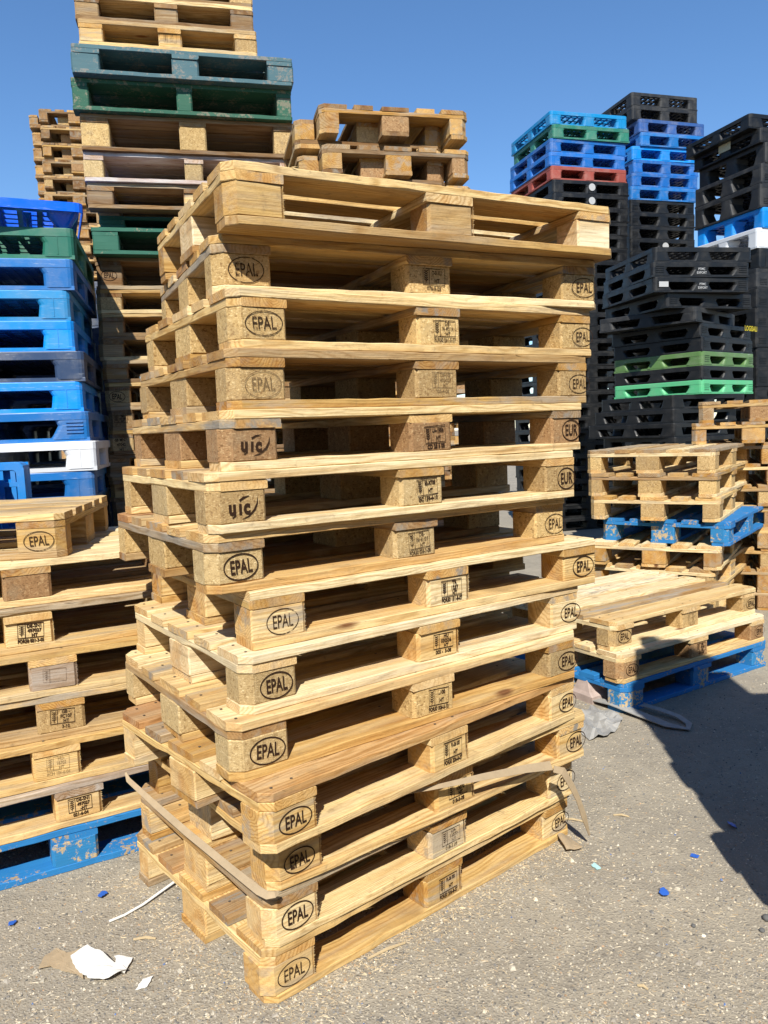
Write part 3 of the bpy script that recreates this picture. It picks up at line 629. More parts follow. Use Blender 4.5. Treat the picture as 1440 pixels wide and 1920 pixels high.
# ------------------------------------------------------------------ plastic pallets
def rrect(x0, x1, y0, y1, r, z, seg=3):
    pts = []
    for (cx, cy, a0) in ((x1 - r, y1 - r, 0), (x0 + r, y1 - r, 90), (x0 + r, y0 + r, 180), (x1 - r, y0 + r, 270)):
        for k in range(seg + 1):
            t_ = R(a0 + 90 * k / seg); pts.append((cx + r * math.cos(t_), cy + r * math.sin(t_), z))
    return pts
def plastic_meshes(L, Wd, H, mat, style):
    key = ('plastic', round(L, 3), round(Wd, 3), round(H, 3), mat, style)
    if key in MESH: return MESH[key]
    m_ = [PL[mat]]; out = []
    rim = 0.042; b = B()
    cr = 0.035
    # deck: rounded rim, closed lattice of ribs
    hx, hy = L / 2, Wd / 2
    o1 = rrect(-hx, hx, -hy, hy, cr, 0); i1 = rrect(-hx + .035, hx - .035, -hy + .035, hy - .035, cr * .5, 0)
    rings = []
    for (src, zz_) in ((i1, H - rim), (o1, H - rim), (o1, H - 0.005), ([(p[0] * .995, p[1] * .995, 0) for p in o1], H), (i1, H), (i1, H - rim)):
        rings.append([(p[0], p[1], zz_) for p in src])
    b.loft(rings, cap=False)
    nx, ny = (13, 11) if style != 'solid' else (22, 18)
    bw_ = 0.026 if style != 'open' else 0.02
    for i in range(1, nx):
        x = -hx + L * i / nx; b.box(x - bw_ / 2, x + bw_ / 2, -hy + .03, hy - .03, H - 0.028, H - 0.002)
    for i in range(1, ny):
        y = -hy + Wd * i / ny; b.box(-hx + .03, hx - .03, y - bw_ / 2, y + bw_ / 2, H - 0.026, H - 0.0035)
    if style == 'solid': b.box(-hx + .03, hx - .03, -hy + .03, hy - .03, H - 0.024, H - 0.006)
    # solid skirt panels between rim and leg tops, over the leg rows
    out.append(('deck', b.mesh('deck', m_), [(0, 0, 0)]))
    lw, ld = (0.15 if L < 1.3 else 0.18), 0.14
    lx_ = [-hx + lw / 2 + .002, 0, hx - lw / 2 - .002]; ly_ = [-hy + ld / 2 + .002, 0, hy - ld / 2 - .002]
    flare = {'trap': 0.05, 'open': 0.03, 'std': 0.012, 'solid': 0.0, 'nest': -0.045}[style]
    def leg(w0, d0, ix, iy):
        bb = B(); rr = []
        zt = H - rim + 0.0; zb = 0.0 if style in ('nest',) else 0.012
        # flare only towards the openings, the outer faces stay plumb
        for (t_, zz_) in ((0, zb), (0.25, zb + (zt - zb) * 0.25), (0.7, zb + (zt - zb) * 0.7), (1, zt)):
            f = flare * (1 - t_) ** 1.6 if style != 'nest' else flare * (1 - t_)
            g = (0.02 * max(0, t_ - 0.7) / 0.3) if style in ('std', 'solid', 'trap') else 0
            f += g
            x0 = -w0 / 2 - (f if ix != 0 else 0) - (0 if ix != 0 or style != 'nest' else f); x1 = w0 / 2 + (f if ix != 2 else 0) + (0 if ix != 2 or style != 'nest' else f)
            y0 = -d0 / 2 - (f if iy != 0 else 0) - (0 if iy != 0 or style != 'nest' else f); y1 = d0 / 2 + (f if iy != 2 else 0) + (0 if iy != 2 or style != 'nest' else f)
            rr.append(rrect(x0, x1, y0, y1, 0.03, zz_))
        bb.loft(rr)
        if style == 'std':   # raised ribs on the corner, a square pin hole
            if iy == 0 and ix != 1:
                bb.box(-.008, -.004, -d0 / 2 - .0025, -d0 / 2 + .002, zb + .01, zt)
        if style == 'trap' and iy == 0 and ix != 1:
            for q in range(4): bb.box(-w0 * .25, w0 * .3, -d0 / 2 - .006, -d0 / 2 + .002, zb + .03 + q * .018, zb + .036 + q * .018)
        me = bb.mesh('leg', m_); return me
    for ix in range(3):
        for iy in range(3):
            out.append(('leg', leg(lw, ld, ix, iy), [(lx_[ix], ly_[iy], 0)]))
    if style != 'nest':
        th = 0.02; bb = B(); bb.box(-hx + .004, hx - .004, -ld / 2 + .004, ld / 2 - .004, 0, th); me = bb.mesh('base_runner', m_)
        out.append(('base_runner', me, [(0, y, 0) for y in ly_]))
        bb = B(); seg = (Wd - 3 * ld) / 2 + .006; bb.box(-lw / 2 + .004, lw / 2 - .004, -seg / 2, seg / 2, 0.0006, th - .0006); me = bb.mesh('base_runner', m_)
        out.append(('base_runner', me, [(x, (ly_[k] + ly_[k + 1]) / 2, 0) for x in (lx_[0], lx_[2]) for k in (0, 1)]))
    else:
        # tapering cups between the legs, seen as rows of ribs
        bb = B()
        for i in range(8):
            x = -hx + .1 + (L - .2) * i / 7
            bb.add([(x - .02, -hy + .06, H - rim), (x + .02, -hy + .06, H - rim), (x + .02, hy - .06, H - rim), (x - .02, hy - .06, H - rim), (x - .005, -hy + .09, .05), (x + .005, -hy + .09, .05), (x + .005, hy - .09, .05), (x - .005, hy - .09, .05)],
                   [(0, 1, 2, 3), (7, 6, 5, 4), (1, 0, 4, 5), (2, 1, 5, 6), (3, 2, 6, 7), (0, 3, 7, 4)])
        out.append(('rib', bb.mesh('rib', m_), [(0, 0, 0)]))
        bb = B(); bb.loft([rrect(-hx - .02, hx + .02, -hy - .02, hy + .02, .04, H - .045), rrect(-hx - .02, hx + .02, -hy - .02, hy + .02, .04, H)], cap=False)
        bb.loft([rrect(-hx - .016, hx + .016, -hy - .016, hy + .016, .04, H - .0005), rrect(-hx - .016, hx + .016, -hy - .016, hy + .016, .04, H - .045)], cap=False)
        out.append(('flange', bb.mesh('flange', m_), [(0, 0, 0)]))
    MESH[key] = out; return out
def plastic_pallet(label, corner, yaw, group, mat, L=1.0, Wd=1.2, H=0.155, z=0.0, style='std', flip=False, anchor='left', rot=None, loc=None):
    ca, sa = math.cos(yaw), math.sin(yaw)
    cx = L / 2 if anchor == 'left' else -L / 2
    p = (corner[0] + cx * ca - Wd / 2 * sa, corner[1] + cx * sa + Wd / 2 * ca, z) if loc is None else loc
    root = thing('plastic_pallet', label, 'pallet', p, yaw, group, rot=rot)
    if flip: root.rotation_euler = (math.pi, 0, yaw); root.location = (p[0], p[1], z + H)
    for (nm, me, locs) in plastic_meshes(L, Wd, H, mat, style):
        for l_ in locs: link(nm, me, root, l_)
    return root

def plastic_stack(corner, yaw, spec, group, where, L, Wd, H, n_total, anchor='left', seed=0, hidden_mat='black', default_style='std', jit=0.012):
    """spec from the top down: (material, colour words, style, height or None, corner shift or None, yaw shift)"""
    rnd = random.Random(seed)
    hs = [(s[3] or H) for s in spec]; nh = max(0, n_total - len(spec))
    zt = sum(hs) + nh * H
    res = []
    for i in range(n_total):
        s = spec[i] if i < len(spec) else None
        h = hs[i] if s else H; zt -= h
        mat, word, style = (s[0], s[1], s[2]) if s else (hidden_mat, None, default_style)
        sh = s[4] if s and s[4] else (rnd.uniform(-jit, jit), rnd.uniform(-jit, jit)); dy = s[5] if s and len(s) > 5 else rnd.uniform(-.015, .015)
        lab = ('%s, %s in %s' % (word, 'topmost' if i == 0 else ORD[i] + ' from the top', where)) if s else ('dark plastic pallet low down in %s' % where)
        res.append(plastic_pallet(lab, (corner[0] + sh[0], corner[1] + sh[1]), yaw + dy, group, mat, L, Wd, h - 0.0006, max(0, zt), style, anchor=anchor))
    return res
N0 = None
# blue stack at the left
lp = [('cobalt', 'glossy cobalt nesting tray', 'nest', 0.115, (0.03, 0.0), R(9)), ('green', 'worn dark green pallet', 'std', None, None), ('mid', 'scuffed blue pallet', 'solid', None, (-0.02, 0)), ('cyan', 'light blue pallet', 'std', None, (-0.05, 0)), ('bright', 'bright blue pallet', 'std', None, (-0.04, 0)), ('navy', 'dull navy pallet', 'solid', None, (0.0, 0)), ('bright', 'bright blue pallet', 'std', None, (-0.02, 0)), ('mid', 'blue pallet with ribbed corner', 'trap', None, (0, 0)), ('white', 'white pallet', 'std', None, (0.03, -.01))]
plastic_stack((-1.515, 4.08), R(14), lp, 'plastic pallets of the blue stack at the left', 'the blue stack at left', 1.2, 1.0, 0.154, 17, anchor='right', seed=1, hidden_mat='mid')
plastic_stack((-1.86, 5.45), R(12), [], 'plastic pallets behind the blue stack', 'the dark stack behind the blue stack at left', 1.2, 1.0, 0.154, 16, anchor='right', seed=9, hidden_mat='navy', default_style='solid')  # added stack: blocks the bright background so the blue stack's openings go dark
# two towers at the right, a tower at the edge, a black tower in front of them
r1 = [('cyan', 'light blue pallet', 'std', None, None), ('green', 'teal green pallet', 'std', None, (0.04, 0)), ('royal', 'royal blue pallet', 'std', None, None), ('royal', 'royal blue pallet', 'std', None, None), ('red', 'faded red pallet', 'solid', None, (0.01, 0))] + [('black', 'black pallet', 'std', None, (0.03, 0.0)) for k in range(18)]
s1 = plastic_stack((2.195, 9.9), R(16), r1, 'plastic pallets of the left tower on the right', 'the light-blue-topped tower', 1.07, 1.14, 0.1618, 32, seed=2)
r2 = [('char', 'charcoal grey pallet', 'std', None, None), ('char', 'charcoal grey pallet', 'std', None, (0.0, 0)), ('dull', 'dull blue pallet', 'std', None, (0.1, 0)), ('mid', 'mid blue pallet', 'std', None, (0.12, 0)), ('bright', 'bright blue pallet', 'std', None, (-0.0, 0)), ('royal', 'royal blue pallet', 'std', None, (0.02, 0)), ('royal', 'royal blue pallet', 'std', None, (0.0, 0)), ('mid', 'scuffed blue pallet', 'std', None, (-.02, 0))] + [('black', 'black pallet', 'trap', None, (-.03, 0)) for k in range(6)]
s2 = plastic_stack((3.62, 11.2), R(16), r2, 'plastic pallets of the right tower on the right', 'the charcoal-topped tower', 1.075, 1.2, 0.178, 33, seed=3, default_style='trap')
r3 = [('black', 'black lattice pallet', 'open', 0.15, (-0.1, 0.0), R(-2)), ('black', 'black lattice pallet', 'open', 0.15, (0.02, 0)), ('char', 'black pallet', 'trap', None, (0.08, 0)), ('char', 'black pallet', 'trap', None, (0.04, 0)), ('char', 'black pallet', 'trap', 0.25, (0.03, 0)), ('bright', 'bright blue pallet', 'std', None, (0.06, 0)), ('white', 'dusty white pallet', 'std', None, (0, 0)), ('black', 'black pallet', 'std', None, (0.03, 0)), ('char', 'black pallet', 'trap', None, (0, 0)), ('black', 'black pallet with grey corner', 'trap', None, (0, 0))]
s3 = plastic_stack((4.17, 8.7), R(20), r3, 'plastic pallets of the black tower at the right edge', 'the black tower at right edge', 1.4, 1.02, 0.2137, 22, seed=4, default_style='trap')
r4 = [('black', 'black pallet', 'open', None, (-.52, -.17), R(-28)), ('black', 'white-lettered black pallet', 'trap', None, (-.54, -.17), R(-28)), ('black', 'white-stickered black pallet', 'trap', None, (-.52, -.17), R(-26)), ('black', 'black pallet', 'trap', None, (-.38, -.1), R(-20)), ('char', 'crooked charcoal pallet', 'open', None, (-0.1, -.1), R(8)), ('black', 'black ribbed pallet', 'trap', None, (-.02, 0)), ('black', 'black ribbed pallet', 'trap', None, (0, 0)), ('olive', 'olive green pallet', 'trap', None, (0, 0), 0.0), ('black', 'black pallet', 'trap', None, (0, 0)), ('mint', 'mint green pallet', 'trap', None, (0, 0), 0.0)] + [('black', 'black pallet', 'open', None, (-.3, -0.05 - .02 * k), R(-12 + 6 * (k % 3))) for k in range(4)]
s4 = plastic_stack((3.085, 7.5), R(38), r4, 'plastic pallets of the black and green tower', 'the tower holding two green pallets', 1.0, 1.0, 0.1345, 22, seed=6, default_style='open')
WHITE = flat('white_plug', (0.4, 0.4, 0.4), 0.6, 0.1)
def plug(parent, x, z, y, r=0.036):
    b = B(); b.loft([[(r * math.cos(k * .3927), 0.0, r * math.sin(k * .3927)) for k in range(16)], [(r * math.cos(k * .3927), -0.008, r * math.sin(k * .3927)) for k in range(16)]])
    link('white_plug', b.mesh('white_plug', [WHITE]), parent, (x, y, z))
for k in (5, 6): plug(s1[k], 0.0, 0.085, -0.572, 0.045)
plug(s2[11], 0.03, 0.09, -0.602, 0.05)
def text_part(parent, name, s, size, loc, mat, bold=0.01, squash=0.9):
    b = B()
    for i, ln in enumerate(s): text_geo(b, ln, size, 0, -i * size * 1.1, bold, squash)
    link(name, b.mesh(name, [mat]), parent, loc)
text_part(s4[1], 'lettering', ['PTMC', 'EXPORT'], 0.03, (0, -0.506, 0.07), WHITE)
text_part(s4[2], 'lettering', ['PTMC', 'EXPORT'], 0.03, (0, -0.506, 0.07), WHITE)
bb = B(); bb.box(-.05, .045, -.003, 0, -.024, .024); link('sticker', bb.mesh('sticker', [WHITE]), s4[2], (-.4, -.502, .07))
YEL = flat('yellow_lettering', (0.45, 0.36, 0.02), 0.6, 0.1)
text_part(s4[5], 'lettering', ['LOGISALI'], 0.07, (0.47, -0.506, 0.12), YEL, 0.03)
CRM = flat('cream_label', (0.5, 0.47, 0.33), 0.7, 0.6, 60)
bb = B(); bb.box(-.003, 0, -.09, .09, -.045, .045); link('label_card', bb.mesh('label_card', [CRM]), s3[1], (-.704, .0, .11))

# blue pallets stood on end behind the left-edge stack
for i, (x, y, a) in enumerate(((-1.88, 3.36, 12), (-1.86, 3.56, 12))):
    plastic_pallet(['bright blue plastic pallet stood on end behind the left-edge stack', 'blue plastic pallet stood on end against the white pallet'][i], (0, 0), 0, 'blue plastic pallets stood on end', 'bright', 1.3, 0.55 if i else 0.42, 0.13, style='open',
                   loc=(x - .04 * i, y, 0.653), rot=(0, R(-90), R(a + 90)))

# pallets beside the camera, which throw the big shadow across the ground on the right
rj = random.Random(11)
for i in range(17):
    half = i >= 15
    pallet('weathered half pallet on the stack just outside the right edge of the photo' if half else 'weathered wooden pallet in the stack just outside the right edge of the photo', (1.03 + rj.uniform(-.03, .03), 0.76 + rj.uniform(-.03, .03)), R(rj.uniform(-2, 2)), 'half pallets beside the camera' if half else 'pallets beside the camera', z=i * PH, seed=600 + i % 4, single=True, deck=('worn',), blocks=('tan',), base=('worn',), cross=('worn',), L=0.56 if half else 1.2)

for sx, sy, n in ((2.32, 0.5, 17), (3.58, 0.9, 16), (2.2, -0.6, 15), (1.0, -0.55, 13), (-4.6, -3.6, 22), (-3.2, -3.8, 24), (-1.8, -3.7, 23), (-0.4, -3.9, 25), (1.0, -3.7, 24), (2.4, -3.6, 22)):  # unseen stacks, added to block sky light and deepen the shadows
    for i in range(n):
        pallet('weathered wooden pallet in the stack just outside the right edge of the photo' if sy > -1 else 'weathered wooden pallet in the row of stacks behind the photographer', (sx + rj.uniform(-.03, .03), sy + rj.uniform(-.03, .03)), R(rj.uniform(-2, 2)), 'pallets beside the camera' if sy > -1 else 'pallets behind the camera', z=i * PH, seed=600 + i % 4, single=True, deck=('worn',), blocks=('tan',), base=('worn',), cross=('worn',))
# ------------------------------------------------------------------ litter and gravel
CARD = flat('brown_cardboard', (0.40, 0.305, 0.195), 0.9, 0.4, 25)
PAPER = flat('white_paper', (0.70, 0.69, 0.66), 0.85, 0.12, 20)
FILM = flat('grey_plastic_film', (0.36, 0.35, 0.33), 0.55, 0.55, 30, 0.3)
BLUEP = flat('blue_plastic_scrap', (0.03, 0.12, 0.5), 0.5, 0.3, 60, 0.4)
TEAL = flat('pale_teal_scrap', (0.4, 0.62, 0.62), 0.6, 0.2)
PINK = flat('dusty_white_bag', (0.47, 0.37, 0.33), 0.75, 0.6, 18)
STONE = flat('dark_stone', (0.12, 0.12, 0.12), 0.8, 0.4, 60)

def sheet(name, label, cat, pts, mat, z=0.004, th=0.0012, bend=0.006, seed=0, group=None, sub=2):
    """a torn, slightly curled piece: fan of the outline with a raised middle, real thickness"""
    rnd = random.Random(seed); cx = sum(p[0] for p in pts) / len(pts); cy = sum(p[1] for p in pts) / len(pts)
    o = []
    n = len(pts)
    for i in range(n):
        a_, b_ = pts[i], pts[(i + 1) % n]
        for k in range(4):
            t_ = k / 4; j = 0.0022 if k else 0
            o.append((a_[0] + (b_[0] - a_[0]) * t_ + rnd.uniform(-j, j), a_[1] + (b_[1] - a_[1]) * t_ + rnd.uniform(-j, j)))
    b = B(); N_ = len(o)
    rings = []
    ph = rnd.random() * 6
    def hz(x, y): return bend * (0.5 + 0.5 * math.sin(ph + (x - cx) * 38 + (y - cy) * 23)) + bend * .5 * math.sin(ph * 2 + (x - cx) * 81)
    for s_ in (1.0, 0.66, 0.33):
        rings.append([(cx + (p[0] - cx) * s_ - cx, cy + (p[1] - cy) * s_ - cy) for p in o])
    top = [[(x, y, z + max(0, hz(x + cx, y + cy)) + th) for (x, y) in r_] for r_ in rings] + [[(0, 0, z + max(0, hz(cx, cy)) + th)] * N_]
    vs = [p for r_ in top for p in r_]; fs = []
    for i in range(3):
        for j in range(N_):
            k = (j + 1) % N_; fs.append((i * N_ + j, i * N_ + k, (i + 1) * N_ + k, (i + 1) * N_ + j))
    lo = [(p[0], p[1], p[2] - th) for p in vs]; of = len(vs)
    fs += [tuple(of + i for i in reversed(f)) for f in fs]
    fs += [(j, of + j, of + (j + 1) % N_, (j + 1) % N_) for j in range(N_)]
    b.add(vs + lo, fs)
    return thing(name, label, cat, (cx, cy, 0), 0, group, b.mesh(name, [mat]))

sheet('cardboard_scrap', 'torn brown cardboard under the white paper in the left foreground', 'cardboard', [(-0.955, 1.915), (-0.961, 1.968), (-0.943, 1.995), (-0.906, 1.976), (-0.86, 1.985), (-0.845, 1.93), (-0.82, 1.87), (-0.87, 1.9), (-0.893, 1.908), (-0.928, 1.924)], CARD, 0.003, 0.003, 0.005, 3)
sheet('paper_scrap', 'largest white torn paper on the gravel in the left foreground', 'paper', [(-0.883, 1.948), (-0.854, 1.99), (-0.795, 1.948), (-0.712, 1.885), (-0.748, 1.855), (-0.798, 1.855), (-0.82, 1.875), (-0.835, 1.885), (-0.867, 1.921)], PAPER, 0.0125, 0.0012, 0.007, 1)
sheet('receipt', 'small white slip of paper right of the torn sheet', 'paper', [(-0.765, 1.942), (-0.716, 1.944), (-0.717, 1.880), (-0.737, 1.892)], PAPER, 0.006, 0.001, 0.006, 5)
sheet('paper_scrap', 'tiny white paper shred right of the torn sheet in the left foreground', 'paper', [(-0.665, 1.865), (-0.64, 1.87), (-0.645, 1.835), (-0.672, 1.825)], PAPER, 0.003, 0.001, 0.004, 6)
sheet('plastic_film', 'crumpled grey plastic film on the ground beside the blue painted pallet', 'film', [(0.886, 3.545), (0.967, 3.66), (1.021, 3.6), (1.077, 3.5), (1.035, 3.40), (0.944, 3.284), (0.856, 3.263), (0.84, 3.354)], FILM, 0.004, 0.002, 0.02, 8)
sheet('cardboard_scrap', 'dark cardboard scrap at the right foot of the front stack', 'cardboard', [(0.535, 2.455), (0.578, 2.475), (0.6, 2.385), (0.545, 2.375)], CARD, 0.004, 0.003, 0.014, 9)
for i, (x, y, s_, lab) in enumerate([(-0.903, 2.243, .016, 'blue plastic scrap left of the white strap end'), (0.774, 2.136, .014, 'blue plastic scrap with a pale fibre in the right foreground'), (0.943, 2.332, .013, 'flat blue plastic scrap near the shadow edge'), (1.14, 2.507, .016, 'blue plastic scrap lying inside the big shadow'), (-1.121, 2.119, .014, 'blue plastic scrap at the left edge of the gravel')]):
    rr_ = random.Random(i + 40)
    sheet('plastic_scrap', lab, 'scrap', [(x + s_ * rr_.uniform(.6, 1.3) * math.cos(t_ * 1.047), y + s_ * rr_.uniform(.6, 1.6) * math.sin(t_ * 1.047)) for t_ in range(6)], BLUEP, 0.003, 0.0015, 0.008, 20 + i, 'blue plastic scraps')
sheet('plastic_scrap', 'pale teal scrap right of the front stack foot', 'scrap', [(0.605, 2.30), (0.62, 2.315), (0.632, 2.285), (0.618, 2.275)], TEAL, 0.003, 0.002, 0.006, 31)

def ribbon(name, label, cat, pts, width, th, mat, normal_mode='flat', group=None, side=None):
    """a strip along 3-D points; side vector across it"""
    b = B(); rings = []
    n = len(pts); pts = [Vector(p) for p in pts]; o = pts[0].copy()
    for i, p in enumerate(pts):
        t_ = (pts[min(n - 1, i + 1)] - pts[max(0, i - 1)]).normalized()
        s_ = Vector(side[i]) if side else t_.cross(Vector((0, 0, 1)))
        s_ = (s_ - t_ * s_.dot(t_)).normalized(); nn = s_.cross(t_).normalized()
        wd = width[i] if isinstance(width, (list, tuple)) else width
        rings.append([tuple(p - o + s_ * (wd / 2 * sx) + nn * (th / 2 * sz)) for sx, sz in ((-1, -1), (1, -1), (1, 1), (-1, 1))])
    b.loft(rings)
    return thing(name, label, cat, tuple(o), 0, group, b.mesh(name, [mat]))
ribbon('plastic_strap', 'thin white strap lying on the gravel left of the front stack', 'strap', [(-0.837, 2.11, .004), (-0.80, 2.135, .006), (-0.76, 2.18, .008), (-0.72, 2.24, .012), (-0.69, 2.285, .015)], .009, .002, PAPER)
ribbon('film_band', 'twisted grey plastic band looped on the ground before the blue painted pallet', 'film', [(1.01, 3.72, .02), (1.071, 3.631, .03), (1.161, 3.50, .02), (1.242, 3.38, .012), (1.315, 3.335, .01), (1.345, 3.40, .008), (1.318, 3.466, .02), (1.25, 3.54, .03), (1.20, 3.60, .03)], [.05, .06, .055, .05, .03, .03, .035, .04, .04], .004, FILM)
# cardboard edge strips on the front stack
def fp(i, x, y, z_):
    fx, fy, a, _, _ = front[i]; x /= 1000; y /= 1000
    return (fx + x * math.cos(a) - y * math.sin(a), fy + x * math.sin(a) + y * math.cos(a), (13 - i) * PH + z_ / 1000)
a12 = front[12][2]; out12 = Vector((-math.cos(a12), -math.sin(a12), 0))
s1p = [fp(12, -12, 850, 176), fp(12, -16, 820, 163), fp(12, -17, 600, 157), fp(12, -18, 400, 156), fp(12, -17, 150, 158), fp(12, -16, 10, 160), fp(12, -11, -22, 161), fp(12, 4, -30, 160), fp(12, 14, -28, 159)]
sd_ = [tuple(out12 * 0.75 + Vector((0, 0, -0.65)))] * 6 + [tuple((out12 + Vector((math.sin(a12), -math.cos(a12), 0))) * .5 + Vector((0, 0, -.65)))] + [tuple(Vector((math.sin(a12), -math.cos(a12), 0)) * .75 + Vector((0, 0, -.65)))] * 2
ribbon('cardboard_strip', 'long brown cardboard edge strip along the left side of the front stack', 'cardboard', s1p, [.006, .015, .018, .019, .018, .019, .018, .014, .006], .0025, CARD, side=sd_)
s2p = [fp(11, 335, -12, 140), fp(11, 480, -30, 124), fp(11, 669, -36, 98), fp(11, 850, -38, 68), fp(11, 965, -40, 44)]
a11 = front[11][2]; out11 = Vector((math.sin(a11), -math.cos(a11), 0))
ribbon('cardboard_strip', 'brown cardboard strip sloping across the right half of the front stack', 'cardboard', s2p, [.004, .011, .019, .024, .028], .002, CARD, side=[tuple(out11 * .55 + Vector((0, 0, -.8)))] * 5)
s3p = [fp(11, 972, -44, 32), fp(11, 1005, -52, 18), fp(11, 1040, -58, -40), fp(11, 1068, -60, -92), fp(11, 1100, -58, -165), fp(11, 1135, -50, -240)]
ribbon('cardboard_strip', 'broken end of cardboard strip hanging down at the right corner of the front stack', 'cardboard', s3p, [.02, .024, .022, .019, .022, .006], .0025, CARD, side=[tuple(Vector((math.cos(a11), math.sin(a11), 0.5)))] * 6)

# dusty bag with a red spout between the stacks
b = B()
b.loft([[(.085 * sx, .10 * sy, 0) for sx, sy in ((-1, -1), (1, -1), (1, 1), (-1, 1))], [(.09 * sx, .105 * sy, .05) for sx, sy in ((-1, -1), (1, -.9), (.9, 1), (-1, 1))], [(.07 * sx - .01, .07 * sy, .075) for sx, sy in ((-1, -1), (1, -1), (1, 1), (-1, 1))], [(.012 * sx - .045, .02 * sy, .20) for sx, sy in ((-1, -1), (1, -1), (1, 1), (-1, 1))]])
b.v = [(p[0] * .75, p[1] * .75, p[2] * .72) for p in b.v]
bag = thing('spout_bag', 'dusty white carton with a round spout between front stack and blue pallet', 'carton', (1.005, 3.80, 0), R(30), None, b.mesh('carton', [PINK]))
b = B(); b.loft([[(.018 * math.cos(k * .524), -.04 * s_, .105 - .006 * s_ + .018 * math.sin(k * .524)) for k in range(12)] for s_ in (0.2, 1.6)])
link('spout', b.mesh('spout', [flat('pink_spout', (0.5, 0.27, 0.21))]), bag, (0.02, -0.02, -0.01))

def stone(x, y, s_, lab, seed):
    rnd = random.Random(seed); b = B(); rings = []
    for k in range(5):
        zz_ = s_ * (k / 4) * 1.1; rr_ = s_ * math.sqrt(max(.05, 1 - (k / 4 - .35) ** 2 * 2.0)) * (.9 if k else .8)
        rings.append([(rr_ * rnd.uniform(.85, 1.1) * math.cos(j * .7854), rr_ * rnd.uniform(.85, 1.1) * math.sin(j * .7854), zz_) for j in range(8)])
    b.loft(rings); thing('stone', lab, 'stone', (x, y, 0), 0, 'dark stones', b.mesh('stone', [STONE], True))
stone(0.802, 1.992, .007, 'small dark pebble below the blue scrap in the right foreground', 1)
stone(1.012, 2.009, .014, 'larger dark stone at the right edge of the photo', 2)
stone(0.975, 1.962, .009, 'grey stone just left of the larger one at the right edge', 3)
CHIPW = flat('splinter_wood', (0.55, 0.43, 0.26), 0.9, 0.3, 90)
for i, (x0, y0, x1, y1, lab) in enumerate([(-0.087, 1.908, 0.013, 1.967, 'long wood splinter beside the bottom board of the front stack'), (-0.74, 2.024, -0.678, 2.025, 'wood splinter right of the torn paper'), (0.767, 2.61, 0.818, 2.594, 'thin wood splinter on the sunlit gravel right of the front stack'), (0.577, 1.774, 0.598, 1.759, 'pale wood chip in the right foreground'), (0.57, 2.60, 0.66, 2.57, 'brown twig right of the front stack foot')]):
    ribbon('wood_splinter', lab, 'splinter', [(x0, y0, .004), ((x0 + x1) / 2 + .002, (y0 + y1) / 2 + .003, .007), (x1, y1, .004)], [.003, .007, .003], .004, CHIPW, group='wood splinters')

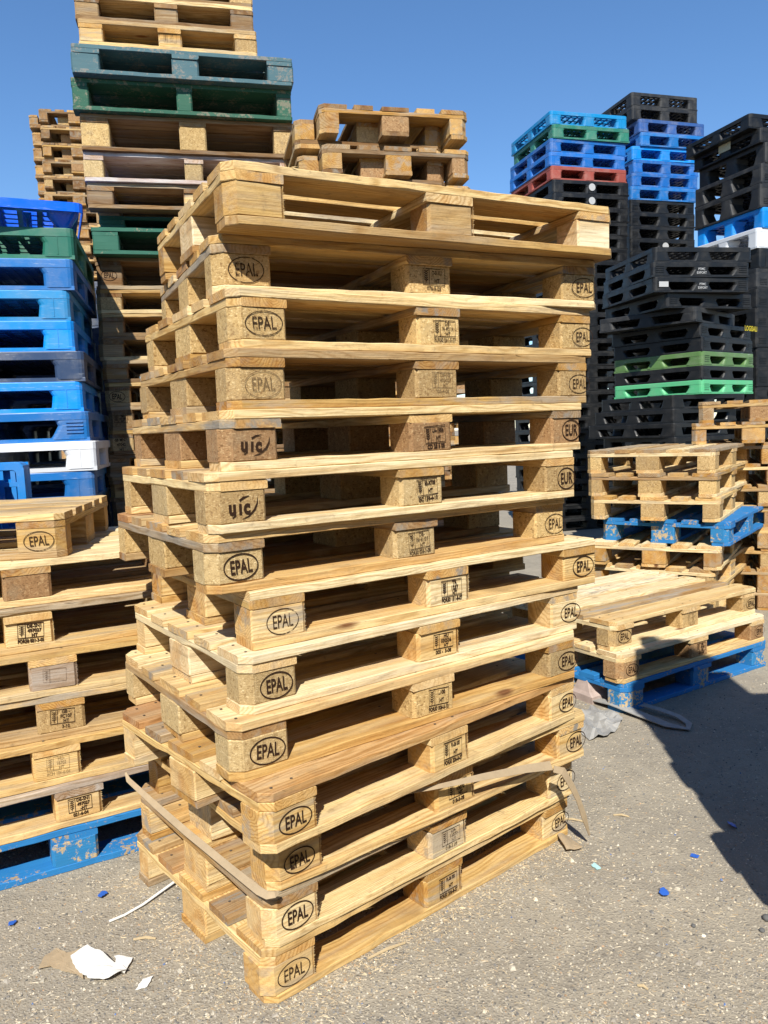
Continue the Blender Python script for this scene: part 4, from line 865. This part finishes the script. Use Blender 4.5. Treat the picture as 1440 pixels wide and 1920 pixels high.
def gravel():
    rnd = random.Random(3)
    pal = [((0.30, 0.27, 0.23), 30), ((0.42, 0.38, 0.31), 24), ((0.54, 0.47, 0.36), 9), ((0.64, 0.58, 0.48), 0.8), ((0.13, 0.125, 0.12), 12), ((0.20, 0.19, 0.18), 14), ((0.10, 0.16, 0.33), 0.5), ((0.36, 0.24, 0.15), 4)]
    cols = [c for c, n in pal]; wts = [n for c, n in pal]
    vs = []; fs = []; fc = []
    def piece(x, y, sx, sy, sz, rot, col):
        o = len(vs); ca, sa = math.cos(rot), math.sin(rot)
        for (a_, b_, c_) in ((-1, -.7, 0), (.8, -1, 0), (1, .8, 0), (-.7, 1, 0), (-.5, -.4, 1), (.5, -.35, .85), (.3, .5, 1), (-.4, .4, .8)):
            a_ *= sx * rnd.uniform(.7, 1.2); b_ *= sy * rnd.uniform(.7, 1.2)
            vs.append((x + a_ * ca - b_ * sa, y + a_ * sa + b_ * ca, c_ * sz * rnd.uniform(.8, 1.1) - 0.0004))
        for f in ((4, 5, 6, 7), (0, 1, 5, 4), (1, 2, 6, 5), (2, 3, 7, 6), (3, 0, 4, 7)): fs.append(tuple(i + o for i in f)); fc.append(col)
    for k in range(60000):
        y = 1.45 + 4.3 * rnd.random() ** 2.1; hw = 0.56 * y + 0.15; x = rnd.uniform(-hw, hw)
        s_ = 0.0011 + 0.0027 * rnd.random() ** 2.4
        if rnd.random() < 0.012: s_ *= 2.3
        c = rnd.choices(cols, wts)[0]; q = rnd.uniform(.8, 1.2)
        piece(x, y, s_ * rnd.uniform(.8, 1.5), s_, s_ * rnd.uniform(.6, 1.3), rnd.random() * 6.28, (c[0] * q, c[1] * q, c[2] * q, 1))
    n1 = len(fs)
    for k in range(12000):
        y = 1.45 + 3.8 * rnd.random() ** 2.0; hw = 0.56 * y + 0.15; x = rnd.uniform(-hw, hw)
        l_ = 0.004 + 0.011 * rnd.random() ** 2.5; q = rnd.uniform(.75, 1.25); c = rnd.choice([(0.48, 0.39, 0.26), (0.58, 0.5, 0.37), (0.38, 0.28, 0.17)])
        piece(x, y, l_, .0007 + .0007 * rnd.random(), .0014, rnd.random() * 6.28, (c[0] * q, c[1] * q, c[2] * q, 1))
    for (fi, ax, ay, bx, by, k_) in ((13, 0, 0, 1200, 0, 1500), (13, 0, 0, 0, 800, 700)):
        for k in range(k_):
            t_ = rnd.random(); p = fp(fi, ax + (bx - ax) * t_ + (0 if bx else -abs(rnd.gauss(0, 60))), ay + (by - ay) * t_ - (abs(rnd.gauss(0, 60)) if bx else 0), 0)
            q = rnd.uniform(.75, 1.2); c = rnd.choice([(0.48, 0.39, 0.26), (0.6, 0.5, 0.33), (0.38, 0.28, 0.17)])
            piece(p[0], p[1], .002 + .010 * rnd.random() ** 3, .0008 + .001 * rnd.random(), .0016, rnd.random() * 6.28, (c[0] * q, c[1] * q, c[2] * q, 1))
    me = bpy.data.meshes.new('gravel'); me.from_pydata(vs, [], fs)
    at = me.color_attributes.new('tint', 'FLOAT_COLOR', 'CORNER')
    buf = []
    for c, f in zip(fc, fs): buf += list(c) * len(f)
    at.data.foreach_set('color', buf)
    a = M('gravel_and_chips'); n = a.N.new('ShaderNodeVertexColor'); n.layer_name = 'tint'
    a.L.new(n.outputs[0], a.b.inputs['Base Color']); a.b.inputs['Roughness'].default_value = 0.9; a.b.inputs['Specular IOR Level'].default_value = 0.15
    me.materials.append(a.m); me.update()
    o = link('gravel', me); o['kind'] = 'stuff'; o['label'] = 'loose gravel and wood chips scattered over the yard'; o['category'] = 'gravel'
gravel()
